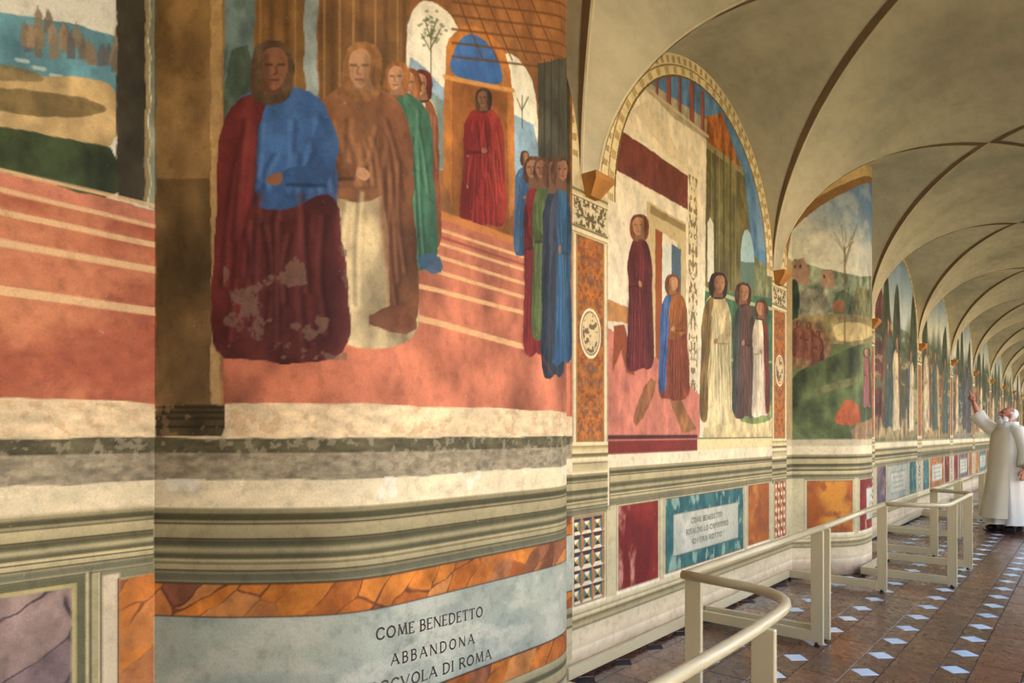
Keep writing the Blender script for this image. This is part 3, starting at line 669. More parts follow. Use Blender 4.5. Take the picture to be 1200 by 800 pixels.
lettering('ABBANDONA', PROF1, uy(1.404), uy(1.789), .606, .045, .035, .0060, M_LETTER, tab1, .32)
lettering('LA SCCVOLA DI ROMA', PROF1, uy(1.24), uy(1.882), .532, .036, .036, .0062, M_LETTER, tab1)

# ------------------------------------------------------------------ flat bay with the white house fresco
def lattice(u0, u1, z0, z1, nu, nz):
    def fn(u, z):
        a = (u - u0) / (u1 - u0) * nu; b = (z - z0) / (z1 - z0) * nz; i = np.floor(a); fa = a - i - .5; fb = b - np.floor(b) - .5
        c = np.zeros((u.size, 3)); ax = abs(fa); bx = abs(fb)
        inner = (ax < .26) & (bx < .26)
        c[:] = np.where(((fa < 0) & (ax > bx))[:, None], (186, 116, 56), np.where(((fa > 0) & (ax > bx))[:, None], (72, 120, 112), np.where((fb > 0)[:, None], (76, 52, 66), (214, 204, 172))))
        ci = np.where(((fa < 0) & (ax > bx))[:, None], (80, 130, 122), np.where(((fa > 0) & (ax > bx))[:, None], (196, 150, 70), np.where((fb > 0)[:, None], (226, 216, 186), (66, 46, 56))))
        c = np.where(inner[:, None], ci, c)
        return c
    return fn
def chainwork(u0, u1, z0, z1, n):
    def fn(u, z):
        a = (u - u0) / (u1 - u0) * 2 - 1; b = (z - z0) / (z1 - z0) * n; fb = (b - np.floor(b)) * 2 - 1; r = np.hypot(a * 1.1, fb)
        m = ((r > .45) & (r < .85))[:, None]
        return np.where(m, (88, 70, 76), (196, 190, 170)).astype(float)
    return fn
def diamonds(u0, u1, z0, z1, nu, nz):
    def fn(u, z):
        a = (u - u0) / (u1 - u0) * nu; b = (z - z0) / (z1 - z0) * nz; fa = abs(a - np.floor(a) - .5); fb = abs(b - np.floor(b) - .5)
        return np.where(((fa + fb) < .34)[:, None], (216, 204, 172), np.where((a + b) % 2 > 1, 1, 0)[:, None] * np.array((150, 76, 48.)) + np.where((a + b) % 2 > 1, 0, 1)[:, None] * np.array((186, 128, 84.))).astype(float)
    return fn
def grotesque(uc, ut):
    def fn(u, z):
        s = abs(u - uc) * 44; n = fbm(s + 3, z * 42, 3); m = sstep(.52, .60, n)[:, None]
        g = sstep(.56, .62, fbm(s * 1.2 + 40, z * 50 + 9, 3))[:, None]
        c = np.array((184, 108, 40.)) * (1 + .25 * (fbm(u * 20, z * 20, 3) - .5))[:, None]
        c = c * (1 - m * .55) + np.array((112, 62, 44.)) * m * .55
        return c * (1 - g * .6) + np.array((112, 96, 92.)) * g * .6
    return fn
def pilaster(c, ua, ub, ztop=2.72, zb=1.315, dz=0.0, rich=True):
    """painted pilaster strip between runs ua and ub"""
    w = ub - ua; uc = (ua + ub) / 2
    c.rect(ua, ub, 1.13, ZS + .1, (214, 202, 164)); 
    c.rect(ua, ua + .012, 1.3, ztop, (146, 124, 84), .8); c.rect(ub - .010, ub, 1.3, ztop, (150, 130, 90), .7)
    o0, o1 = ua + .14 * w, ub - .14 * w
    c.rect(o0 - .014, o1 + .014, zb - .012, 2.52, (170, 128, 70)); c.rect(o0, o1, zb, 2.508, grotesque(uc, ub))
    if rich:
        zm = 1.93
        for r, col in ((.118, (228, 214, 176)), (.104, (96, 74, 50)), (.098, (206, 186, 140))):
            c.ell(uc, zm, r * w / .36 * .92, r * 1.22, col, px=False, n=28)
        idx = np.nonzero(((c.U - uc) / (.09 * w / .36 * .92)) ** 2 + ((c.Z - zm) / .11) ** 2 < 1)[0]
        n = fbm(c.U[idx] * 34, c.Z[idx] * 34, 4); c.mixi(idx, sstep(.5, .56, n) * .75, (92, 72, 50))
    # capital with leaf ornament
    c.rect(ua, ub, 2.475, ztop, (206, 196, 160)); idx = np.nonzero((c.U > ua + .02) & (c.U < ub - .02) & (c.Z > 2.505) & (c.Z < ztop - .04))[0]
    s = abs(c.U[idx] - uc); n = fbm(s * 46 + 8, c.Z[idx] * 40, 4); c.mixi(idx, sstep(.47, .55, n) * .85, (92, 76, 50))
    c.zramp(ua, ub, [(2.522, (206, 196, 160)), (2.518, (100, 86, 58)), (2.510, (100, 86, 58)), (2.506, (224, 212, 172)), (2.488, (216, 204, 166)), (2.484, (120, 104, 70)), (2.478, (200, 186, 146)), (2.47, (204, 190, 150))])
    c.zramp(ua, ub, [(ztop + .05, (222, 208, 168)), (ztop + .01, (206, 192, 152)), (ztop, (110, 94, 62)), (ztop - .014, (200, 188, 148)), (ztop - .034, (216, 204, 166)), (ztop - .04, (120, 104, 72)), (ztop - .046, (190, 178, 140))])
    # base mouldings
    c.zramp(ua, ub, [(zb - .004, (228, 212, 166)), (zb - .026, (220, 204, 160)), (zb - .03, (160, 138, 88)), (zb - .05, (210, 192, 142)), (zb - .07, (216, 200, 154)), (zb - .073, (120, 100, 62)), (zb - .09, (136, 120, 80)), (zb - .096, (228, 216, 172)),
                     (zb - .118, (214, 200, 156)), (zb - .124, (112, 98, 64)), (zb - .13, (180, 166, 122)), (zb - .165, (196, 182, 138)), (zb - .185, (226, 214, 174))])
    c.zramp(ua, ub, shift_ramp(CORNICE, .0, 1.0, 1.08)); c.rect(ua, ub, .0, .905, (188, 178, 138))
def dado_frame(c, u0, u1, z0, z1, fill, w=.026):
    c.rect(u0 - w, u1 + w, z0 - w, z1 + w, (196, 186, 148)); c.rect(u0 - w, u0 - w + .006, z0 - w, z1 + w, (118, 108, 76)); c.rect(u1 + w - .006, u1 + w, z0 - w, z1 + w, (118, 108, 76))
    c.rect(u0 - w, u1 + w, z1 + w * .4, z1 + w, (124, 116, 84)); c.rect(u0 - w, u1 + w, z0 - w, z0 - .003, (222, 214, 188)); c.rect(u0 - .005, u1 + .005, z0 - .004, z1 + .005, (110, 84, 60)); c.rect(u0, u1, z0, z1, fill)
def tablet(c, u0, u1, z0, z1, text=True, seed=0):
    c.rect(u0 - .004, u1 + .004, z0 - .004, z1 + .004, (98, 96, 82)); c.rect(u0, u1, z0, z1, marble((190, 192, 172), (170, 174, 158), (206, 206, 188), 5, False, seed))
    if text:
        r = random.Random(seed); h = (z1 - z0)
        for k in range(3):
            zz = z1 - h * (.26 + .24 * k); ln = r.uniform(.28, .38) * (u1 - u0); m = (u0 + u1) / 2
            c.rect(m - ln, m + ln, zz - h * .05, zz + h * .05, (140, 138, 120), .55, soft=.008)
def dado_low(c, ua, ub):
    c.zramp(ua, ub, [(.385, (206, 198, 164)), (.36, (196, 188, 150)), (.345, (150, 140, 104)), (.34, (206, 196, 160)), (.325, (188, 178, 138)), (.315, (112, 102, 70)), (.30, (150, 140, 102)), (.285, (176, 166, 128)), (.27, (120, 110, 80)), (.262, (196, 186, 154)),
                     (.20, (206, 194, 164)), (.16, (198, 184, 152)), (.15, (214, 206, 184)), (.11, (196, 180, 150)), (.06, (184, 160, 134)), (0, (160, 136, 112))])
def arch_border(c, y, w=.12):
    rho, q = lun_rho(y, c.Z); zone = (c.Z > ZS - .05)
    m = zone & (rho > 1 - w); idx = np.nonzero(m)[0]
    if idx.size == 0: return
    t = (rho[idx] - (1 - w)) / w; ang = np.arctan2((c.Z[idx] - ZS) / RISE, q[idx]); f = np.sin(ang * 58)
    col = np.tile(np.array((216, 204, 162.)), (idx.size, 1))
    col = np.where((t < .10)[:, None], (120, 96, 58), col); col = np.where(((t > .46) & (t < .54))[:, None], (150, 126, 84), col)
    col = np.where(((t > .14) & (t < .44) & (f > .25))[:, None], (188, 160, 108), col); col = np.where(((t > .6) & (t < .9) & (np.sin(ang * 90) > .2))[:, None], (176, 150, 104), col)
    c.C[idx] = col

def paint_bay2(c):
    y = c.Y; U = lambda yy: yy - 3.05
    c.rect(0, 9, 1.2, 6, lambda u, z: np.array((218, 206, 176.)) * (1 + .12 * (fbm(u * 10, z * 10, 5) - .5))[:, None])
    P = c.poly
    # sky and garden on the far side
    P([(760, 60), (920, 60), (920, 340), (826, 340), (826, 160), (760, 110)], (82, 128, 176), 1, 0, var=.15)
    P([(826, 160), (872, 200), (882, 300), (905, 330), (905, 420), (826, 420)], (112, 106, 68), 1, 0, var=.2)
    P([(826, 150), (868, 190), (872, 206), (826, 172)], (146, 132, 92), 1)
    P([(822, 138), (846, 132), (868, 196), (826, 164)], (166, 98, 44), 1, 0, var=.35)
    for x in (838, 848, 856): c.stroke([(x, 178), (x, 338)], .03, (82, 82, 52), .8)
    for x in (834, 843, 862): c.stroke([(x, 176), (x, 338)], .012, (158, 146, 100), .8)
    P([(829, 330), (829, 262), (832, 254), (836, 262), (837, 330)], (206, 208, 194), 1)
    P([(868, 330), (868, 282), (874, 266), (882, 278), (886, 330)], (150, 186, 200), 1, 1); P([(868, 306), (886, 308), (886, 340), (868, 340)], (96, 124, 118), 1)
    P([(884, 200), (905, 262), (905, 300), (888, 290)], (112, 150, 188), .9); P([(884, 300), (905, 318), (905, 420), (884, 420)], (122, 130, 96), 1, 0, var=.25)
    P([(824, 338), (908, 350), (908, 480), (824, 480)], (66, 112, 84), 1, 0, var=.25)
    c.stroke([(826, 338), (866, 352), (905, 362)], .03, (182, 180, 140), .9); c.stroke([(826, 420), (905, 424)], .02, (168, 158, 104), .8)
    P([(824, 462), (850, 476), (908, 474), (908, 512), (824, 520)], (206, 186, 134), 1, 0, var=.15); P([(860, 470), (908, 462), (908, 494), (868, 498)], (96, 120, 66), .8, 2, var=.3)
    # white house front
    P([(700, 180), (752, 102), (828, 162), (824, 530), (700, 540)], (218, 208, 184), 1, 0, var=.08)
    P([(752, 100), (760, 96), (828, 140), (828, 164), (790, 138)], (176, 160, 132), .9, 0, var=.15)
    P([(742, 128), (760, 116), (806, 196), (806, 212)], (206, 192, 160), .7)
    P([(716, 192), (724, 150), (806, 206), (806, 246), (716, 196)], (118, 62, 52), 1, 0, var=.12)
    for x, w in ((768, 3), (781, 5), (795, 3), (808, 5), (821, 4)):
        yb = 108 + (x - 762) * .76; P([(x, yb - 48), (x + w, yb - 46), (x + w, yb + w * .76), (x, yb)], (158, 84, 74), .95, 0, var=.1); c.stroke([(x + w, yb - 46), (x + w, yb)], .012, (96, 48, 46), .8)
    c.stroke([(762, 106), (830, 160)], .025, (196, 180, 146), .9)
    P([(758, 235), (804, 262), (804, 450), (794, 450), (794, 284), (768, 268), (768, 430), (758, 430)], (196, 176, 130), 1); P([(762, 240), (803, 264), (803, 272), (762, 250)], (150, 128, 84), 1)
    P([(768, 268), (776, 272), (776, 430), (768, 430)], (158, 84, 42), 1); P([(776, 286), (796, 294), (796, 440), (776, 430)], (206, 212, 200), 1); P([(787, 286), (798, 292), (798, 360), (787, 350)], (82, 108, 130), 1)
    c.rect(U(4.46), U(4.60), 1.45, 3.2, lambda u, z: np.where((fbm(abs(u - U(4.53)) * 40, z * 26, 3) > .52)[:, None], (140, 120, 84), (214, 202, 166)).astype(float))
    c.poly([(U(4.46), 1.38), (U(4.60), 1.38), (U(4.60), 1.46), (U(4.46), 1.46)], (222, 210, 176), px=False)
    # red floor, boards
    P([(706, 380), (768, 418), (820, 462), (820, 516), (706, 522)], (196, 118, 98), 1, 0, var=.12)
    P([(712, 350), (750, 366), (748, 380), (712, 376)], (186, 132, 76), 1, 0, var=.15); P([(720, 382), (732, 380), (744, 440), (734, 436), (728, 410), (718, 436)], (150, 78, 46), 1)
    P([(740, 490), (760, 440), (772, 450), (748, 502)], (134, 88, 54), .9, 1, var=.25); P([(782, 462), (796, 466), (816, 502), (800, 508)], (154, 104, 64), 1, 0, var=.2)
    # anonymous gowned figures
    robed(c, 733, 766, 252, 436, (110, 44, 46), (92, 40, 44), (120, 66, 40), (176, 128, 90), 51)
    robed(c, 772, 808, 322, 466, (156, 94, 46), (62, 94, 150), (120, 70, 40), (186, 136, 96), 52, lower=(132, 66, 44))
    robed(c, 820, 860, 320, 502, (204, 186, 138), (132, 106, 58), (52, 42, 34), (160, 112, 80), 53)
    robed(c, 858, 886, 332, 492, (96, 70, 62), (70, 74, 72), (80, 52, 36), (166, 118, 84), 54)
    robed(c, 880, 902, 352, 490, (202, 186, 160), (110, 48, 44), (86, 56, 38), (166, 118, 84), 55)
    # red base line, cream part
    c.rect(U(3.4), U(4.60), 1.228, 1.325, (132, 50, 44)); c.rect(U(3.4), U(4.60), 1.322, 1.348, (86, 46, 46)); c.rect(U(3.4), U(4.60), 1.312, 1.322, (190, 120, 104)); c.rect(U(4.60), U(6.10), 1.235, 1.318, (222, 202, 146)); c.rect(U(4.60), U(6.1), 1.314, 1.326, (128, 128, 86))
    arch_border(c, y)
    c.rect(0, 9, 1.142, 1.232, lambda u, z: np.array((222, 210, 176.)) * (1 + .1 * (fbm(u * 12, z * 12, 4) - .5))[:, None])
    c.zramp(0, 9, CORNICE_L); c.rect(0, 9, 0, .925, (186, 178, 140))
    dado_low(c, 0, 9)
    pilaster(c, U(3.05), U(3.41)); pilaster(c, U(6.10), U(6.47))
    dado_low(c, 0, 9)
    dado_frame(c, U(3.07), U(3.37), .40, .885, lattice(U(3.07) - .04, U(3.37) + .03, .40, .885, 3.4, 5)); dado_frame(c, U(3.53), U(4.016), .405, .912, RED); dado_frame(c, U(4.121), U(5.443), .415, .912, TEAL)
    tablet(c, U(4.235), U(5.338), .515, .80, False); dado_frame(c, U(5.55), U(6.016), .425, .92, ORANGE2); dado_frame(c, U(6.16), U(6.44), .41, .915, diamonds(U(6.16), U(6.44), .41, .915, 4, 7))
    c.rect(U(3.41), U(3.425), .93, 1.21, (220, 208, 172)); c.rect(U(3.425), U(3.435), .9, 1.15, (120, 110, 78), .7)
    c.mottle(.08, 5)
PROF2 = flat_prof(3.05, 6.47)
U2 = lambda yy: yy - 3.05
parts2 = [('fresco', 'fresco of a white house and garden with gowned figures', U2(3.41), U2(6.10), 1.232, 9), ('cream_band', None, U2(3.41), U2(6.10), 1.15, 1.232), ('painted_cornice', None, U2(3.41), U2(6.10), .94, 1.15), ('plinth', None, 0, U2(6.47), 0, .375),
          ('painted_pilaster', 'painted pilaster with orange grotesque panel and round medallion', 0, U2(3.41), .92, 2.8), ('painted_pilaster', None, U2(6.10), U2(6.47), .92, 2.8), ('capital', 'painted capital with leaf ornament', 0, U2(3.41), 2.475, 2.78), ('capital', None, U2(6.10), U2(6.47), 2.475, 2.78),
          ('lattice_panel', 'painted panel of coloured pyramids', U2(3.07), U2(3.37), .40, .885), ('stone_panel', 'red mottled painted stone panel', U2(3.53), U2(4.016), .405, .912), ('stone_panel', 'teal mottled stone border', U2(4.121), U2(5.443), .415, .912), ('inscription_tablet', 'cream tablet with faded capitals', U2(4.235), U2(5.338), .515, .80),
          ('stone_panel', 'orange painted stone panel', U2(5.55), U2(6.016), .425, .92), ('lattice_panel', 'painted panel of small diamonds', U2(6.16), U2(6.44), .41, .915)]
obs = build_wall(PROF2, .0064, 0, .0064, paint_bay2, parts2)
tab2 = next(o for o in obs if o.name.startswith('inscription_tablet'))
lettering('COME BENEDETTO', PROF2, U2(4.50), U2(5.03), .715, .0, .036, .0075, M_LETTER2, tab2)
lettering('RISALDO LO CAPISTERO', PROF2, U2(4.42), U2(5.14), .64, .0, .036, .0075, M_LETTER2, tab2)
lettering('CH ERA ROTTO', PROF2, U2(4.52), U2(5.02), .565, .0, .034, .0075, M_LETTER2, tab2)

# ------------------------------------------------------------------ second projecting bay: landscape fresco
def paint_bay3(c):
    P = c.poly; A = arclen(c.P); ub = u_of_y(c.P, 6.62)
    c.rect(0, 9, 1.2, 6, lambda u, z: np.array((96, 108, 66.)) * (1 + .4 * (fbm(u * 7, z * 9, 5) - .5))[:, None])
    P([(900, -300), (1060, -300), (1060, 345), (900, 335)], (196, 196, 176), 1, 0, var=.08)
    idx = np.nonzero(c.Z > 2.35)[0]; t = sstep(2.7, 3.9, c.Z[idx] + (c.U[idx] - 1) * .35); c.mixi(idx, t * .95, (74, 116, 176)); n = sstep(.5, .7, fbm(c.U[idx] * 4, c.Z[idx] * 5, 4)); c.mixi(idx, n * .35, (214, 206, 186))
    P([(925, 300), (950, 312), (1000, 322), (1030, 330), (1030, 375), (925, 360)], (116, 128, 104), 1, 1, var=.4)
    P([(928, 306), (942, 302), (948, 316), (948, 334), (928, 332)], (166, 132, 108), 1, 0, var=.15); P([(962, 318), (976, 316), (978, 338), (962, 336)], (156, 122, 98), 1, 0, var=.2)
    for x, y in ((932, 312), (938, 312), (966, 324)): c.ell(x, y, 1.2, 2.2, (60, 48, 44))
    P([(926, 336), (972, 340), (970, 372), (926, 366)], (134, 132, 112), 1, 0, var=.35)
    P([(924, 330), (934, 326), (938, 350), (934, 380), (924, 380)], (46, 70, 48), 1, 1, var=.3)
    P([(976, 344), (994, 338), (1000, 370), (978, 378)], (78, 100, 78), 1, 1, var=.4); P([(975, 352), (990, 350), (992, 366), (976, 366)], (150, 88, 60), .8, 1, var=.3)
    P([(996, 336), (1028, 340), (1026, 392), (1004, 392)], (112, 112, 70), .9, 1, var=.4)
    P([(926, 372), (970, 366), (1030, 372), (1030, 410), (960, 400), (926, 396)], (140, 124, 78), .9, 1, var=.3); P([(974, 380), (1000, 376), (1026, 384), (1018, 398), (980, 402)], (196, 174, 116), .85, 2, var=.15)
    P([(924, 378), (944, 372), (966, 384), (976, 402), (970, 424), (924, 438)], (126, 94, 64), .9, 2, var=.4, soft=.03)
    for i, (x, y) in enumerate(((936, 376), (948, 378), (958, 388))): robed(c, x - 8, x + 8, y, y + 44, (122, 72, 50), (100, 58, 42), (80, 48, 34), (140, 90, 62), 70 + i)
    P([(924, 440), (970, 420), (1000, 404), (1030, 400), (1030, 520), (924, 520)], (94, 108, 66), 1, 1, var=.4, vs=5)
    P([(950, 456), (990, 444), (1010, 440), (1000, 452), (960, 462)], (128, 124, 84), .7, 2, var=.2); P([(930, 470), (1030, 452), (1030, 520), (930, 520)], (76, 88, 58), .6, 1, var=.3, soft=.06)
    P([(977, 494), (980, 484), (985, 478), (988, 470), (996, 467), (1003, 472), (1009, 484), (1008, 497), (992, 499)], (164, 86, 52), 1, 1, var=.2)
    P([(996, 500), (1030, 486), (1030, 520), (1000, 520)], (168, 124, 90), .8, 1, var=.2); P([(1012, 510), (1030, 498), (1030, 520)], (80, 126, 116), .9)
    robed(c, 1011, 1021, 408, 478, (150, 92, 88), (110, 50, 50), (90, 60, 44), (160, 120, 90), 75)
    c.stroke([(990, 402), (990, 290)], .02, (110, 92, 62), .8)
    for i in range(10):
        r = random.Random(i); c.stroke([(990, 300 + r.uniform(-12, 14)), (990 + r.uniform(-16, 16), 276 + r.uniform(-16, 14))], .008, (110, 104, 78), .6)
    # brown and cream border that follows the vault
    y = c.Y; rho, q = lun_rho(y, c.Z); m = (c.Z > 2.3) & (rho > .90); c.where(m, (196, 170, 118), 1); c.where(m & (rho < .955), (140, 104, 62), 1)
    c.rect(0, ub, 1.25, 3, (170, 146, 100)); c.rect(0, 9, 1.225, 1.30, (190, 178, 146), wob=True); c.rect(0, 9, 1.13, 1.235, (218, 206, 170))
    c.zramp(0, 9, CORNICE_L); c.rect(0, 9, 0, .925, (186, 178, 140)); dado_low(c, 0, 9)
    o0, o1 = c.conv(946, 600)[0], c.conv(999, 600)[0]; r0, r1 = c.conv(1008, 600)[0], c.conv(1008, 600)[0] + .95
    dado_frame(c, o0, o1, .41, .90, ORANGE2, .03); dado_frame(c, r0, r1, .41, .90, RED, .03); tablet(c, r0 + .17, r1 - .17, .50, .81, True, 3)
    c.mottle(.12, 5)
cv3 = conv_for(PROF3); e3 = arclen(PROF3)[-1]
o0, o1, r0 = cv3(946, 600)[0], cv3(999, 600)[0], cv3(1008, 600)[0]; ub3 = u_of_y(PROF3, 6.62); ue3 = u_of_y(PROF3, 8.18)
parts3 = [('fresco', 'fresco of green hills under blue sky, on the projecting wall', ub3, ue3, 1.235, 9), ('cream_band', None, ub3, ue3, 1.15, 1.235), ('painted_cornice', None, ub3, ue3, .94, 1.15), ('plinth', None, ub3, ue3, 0, .37), ('stone_panel', 'orange painted stone panel', o0, o1, .41, .90), ('stone_panel', 'red painted stone border', r0, r0 + .95, .41, .90), ('inscription_tablet', 'cream tablet in red border', r0 + .17, r0 + .78, .50, .81)]
build_wall(PROF3, .010, 0, .010, paint_bay3, parts3)

# ------------------------------------------------------------------ the far flat bays
FARPAL = [((120, 104, 66), (70, 96, 74), (206, 190, 140), (62, 56, 48), (196, 206, 206)), ((92, 60, 50), (90, 104, 70), (196, 170, 120), (70, 60, 52), (176, 194, 206)),
          ((126, 96, 60), (80, 96, 80), (190, 160, 104), (82, 60, 46), (200, 206, 196)), ((110, 100, 78), (70, 92, 96), (180, 160, 120), (60, 70, 76), (196, 206, 206))]
DADO = [((PURPLE, GREYTAB, TEAL), 0), ((TEAL, ORANGE, RED), 1), ((RED, PURPLE, ORANGE), 2), ((ORANGE2, TEAL, RED), 3)]
def paint_far(k, ya, yb, fine):
    def fn(c):
        r = random.Random(k * 7 + 1); pal = FARPAL[k % 4]; L = yb - ya; pw = .36; P = lambda pts, col, **kw: c.poly(pts, col, px=False, **kw)
        c.rect(0, 9, 1.2, 6, lambda u, z: np.array(pal[1], float) * (1 + .5 * (fbm(u * 4, z * 4 + k, 4) - .5))[:, None])
        idx = np.nonzero(c.Z > 2.3)[0]; t = sstep(2.65, 3.15, c.Z[idx] + .6 * (fbm(c.U[idx] * 2, c.U[idx] * 0 + k, 2) - .5)); c.mixi(idx, t, pal[4]); t = sstep(3.0, 4.1, c.Z[idx]); c.mixi(idx, t * .8, (96, 136, 186))
        for i in range(4):
            u = .4 + (L - .7) * (i + r.random() * .7) / 4; h = r.uniform(2.3, 3.5); w = r.uniform(.25, .5)
            col = [q * r.uniform(.75, 1.15) for q in pal[r.choice((0, 1, 0, 3))]]
            P([(u - w, 1.3), (u - w * 1.1, 1.9), (u - w * .7, h - .5), (u - w * .2, h), (u + w * .5, h - .15), (u + w * .9, h - .7), (u + w * .8, 2.0), (u + w, 1.3)], col, smooth=2, var=.5, vs=6, soft=.04, al=.85)
        idx = np.nonzero((c.Z > 1.3) & (c.Z < 2.9))[0]; n = fbm(c.U[idx] * 1.6 + k, c.Z[idx] * 8, 4)         # broken ground: foliage, rocks, paths
        c.mixi(idx, sstep(.50, .62, n) * .6, [q * 1.05 for q in pal[2]]); n = fbm(c.U[idx] * 1.8 + 30 + k, c.Z[idx] * 6 + 9, 4); c.mixi(idx, sstep(.52, .64, n) * .65, (66, 82, 60))
        for i in range(3):                                  # dark trees against the sky
            u = .5 + (L - .8) * r.random(); h = r.uniform(3.2, 3.7); P([(u - .2, 2.3), (u - .28, 2.8), (u - .12, h - .15), (u + .1, h), (u + .26, 2.8), (u + .2, 2.3)], (62, 74, 56), smooth=2, var=.3, soft=.03)
        P([(0, 1.25), (L, 1.25), (L, 1.5), (L * .7, 1.62), (L * .45, 1.48), (L * .2, 1.6), (0, 1.55)], [q * .82 for q in pal[2]], smooth=2, var=.4, vs=7, soft=.05, al=.8)
        cw = c.conv; c.conv = lambda x, y: (x / 100, 4 - y / 100)
        for i in range(3):
            u = .8 + (L - 1.3) * (i + .5 * r.random()) / 2.4; h = r.uniform(1.15, 1.6); b = r.uniform(1.30, 1.42); hwid = r.uniform(.26, .4)
            a = r.choice([(206, 188, 138), (186, 160, 110), (70, 90, 84), (150, 108, 62), (84, 70, 58), (196, 176, 140)]); m = r.choice([(110, 82, 56), (70, 90, 104), (180, 150, 96), (120, 66, 52)])
            robed(c, (u - hwid) * 100, (u + hwid) * 100, (4 - b - h) * 100, (4 - b) * 100, a, m, (84, 60, 42), (170, 126, 90), k * 31 + i)
        c.conv = cw
        arch_border(c, c.Y, .06)
        c.rect(0, 9, 1.13, 1.235, (220, 208, 172)); c.zramp(0, 9, CORNICE_L); c.rect(0, 9, 0, .925, (186, 178, 140)); dado_low(c, 0, 9)
        pilaster(c, 0, pw, rich=False); dado_low(c, 0, 9)
        w = L - pw; (f1, f2, f3), sd = DADO[(k - 5) % 4]; a = pw
        dado_frame(c, a + .12, a + .22 * w, .41, .90, f1); dado_frame(c, a + .22 * w + .12, a + .74 * w, .41, .90, f2); tablet(c, a + .22 * w + .30, a + .74 * w - .2, .50, .80, True, k); dado_frame(c, a + .74 * w + .12, L - .1, .41, .90, f3)
        dado_frame(c, .08, pw - .08, .41, .90, chainwork(.08, pw - .08, .41, .90, 6)); c.mottle(.1, 4)
    return fn
for k in range(5, len(YC) - 1):
    ya, yb = YC[k] - .18, YC[k + 1] - .18; fine = k < 8
    d = .018 if k == 5 else (.026 if k < 8 else .05); L = yb - ya; pw = .36; w = L - pw
    if k == len(YC) - 2: yb = YC[-1]
    pr = [('fresco', None, pw, L, 1.235, 9), ('painted_pilaster', None, 0, pw, .92, 2.8), ('painted_cornice', None, pw, L, .925, 1.235), ('plinth', None, 0, L, 0, .37), ('stone_panel', None, pw + .12, pw + .22 * w, .41, .90), ('stone_panel', None, pw + .22 * w + .12, pw + .74 * w, .41, .90), ('inscription_tablet', None, pw + .22 * w + .30, pw + .74 * w - .2, .50, .80), ('stone_panel', None, pw + .74 * w + .12, L - .1, .41, .90)]
    build_wall(flat_prof(ya, yb), d, 0, d if k < 8 else .04, paint_far(k, ya, yb, fine), pr if k < 9 else pr[:4])
# bays behind the camera: plain painted plaster
for k in (0, 1):
    def pb(c):
        c.rect(0, 9, 1.2, 6, lambda u, z: np.array((150, 120, 86.)) * (1 + .5 * (fbm(u * 3, z * 3, 4) - .5))[:, None]); c.zramp(0, 9, CORNICE_L); c.rect(0, 9, 0, .92, (186, 170, 130)); dado_low(c, 0, 9)
    build_wall(flat_prof(YC[k], YC[k + 1]), .06, 0, .05, pb, [('fresco', None, 0, 9, 1.2, 9)])

# ------------------------------------------------------------------ vault
ceiling = link('ceiling', MB().box(WX - .5, RX + .5, Y0, Y1, 4.30, 4.5).mesh(), M_PLASTER)
tag(ceiling, 'cream plaster groin vaults with brown painted bands over the corridor', 'ceiling', kind='structure')
def arc_pts(n): return np.sin(np.linspace(-math.pi / 2, math.pi / 2, n))
def vz(p): return ZS + RISE * math.sqrt(max(0, 1 - p * p))
def cap_z(t, q):
    q = abs(q); return ZS + (RISE - DROP * (t - q) / (1 - q + 1e-6)) * math.sqrt(max(0, 1 - q * q))
def grid_mesh(rows, flip=False):
    n = len(rows[0]); V = [q for r in rows for q in r]; F = []
    for i in range(len(rows) - 1):
        for j in range(n - 1):
            f = (i * n + j, i * n + j + 1, (i + 1) * n + j + 1, (i + 1) * n + j); F.append(f[::-1] if flip else f)
    return mesh_from(V, F, True)
NV = 33
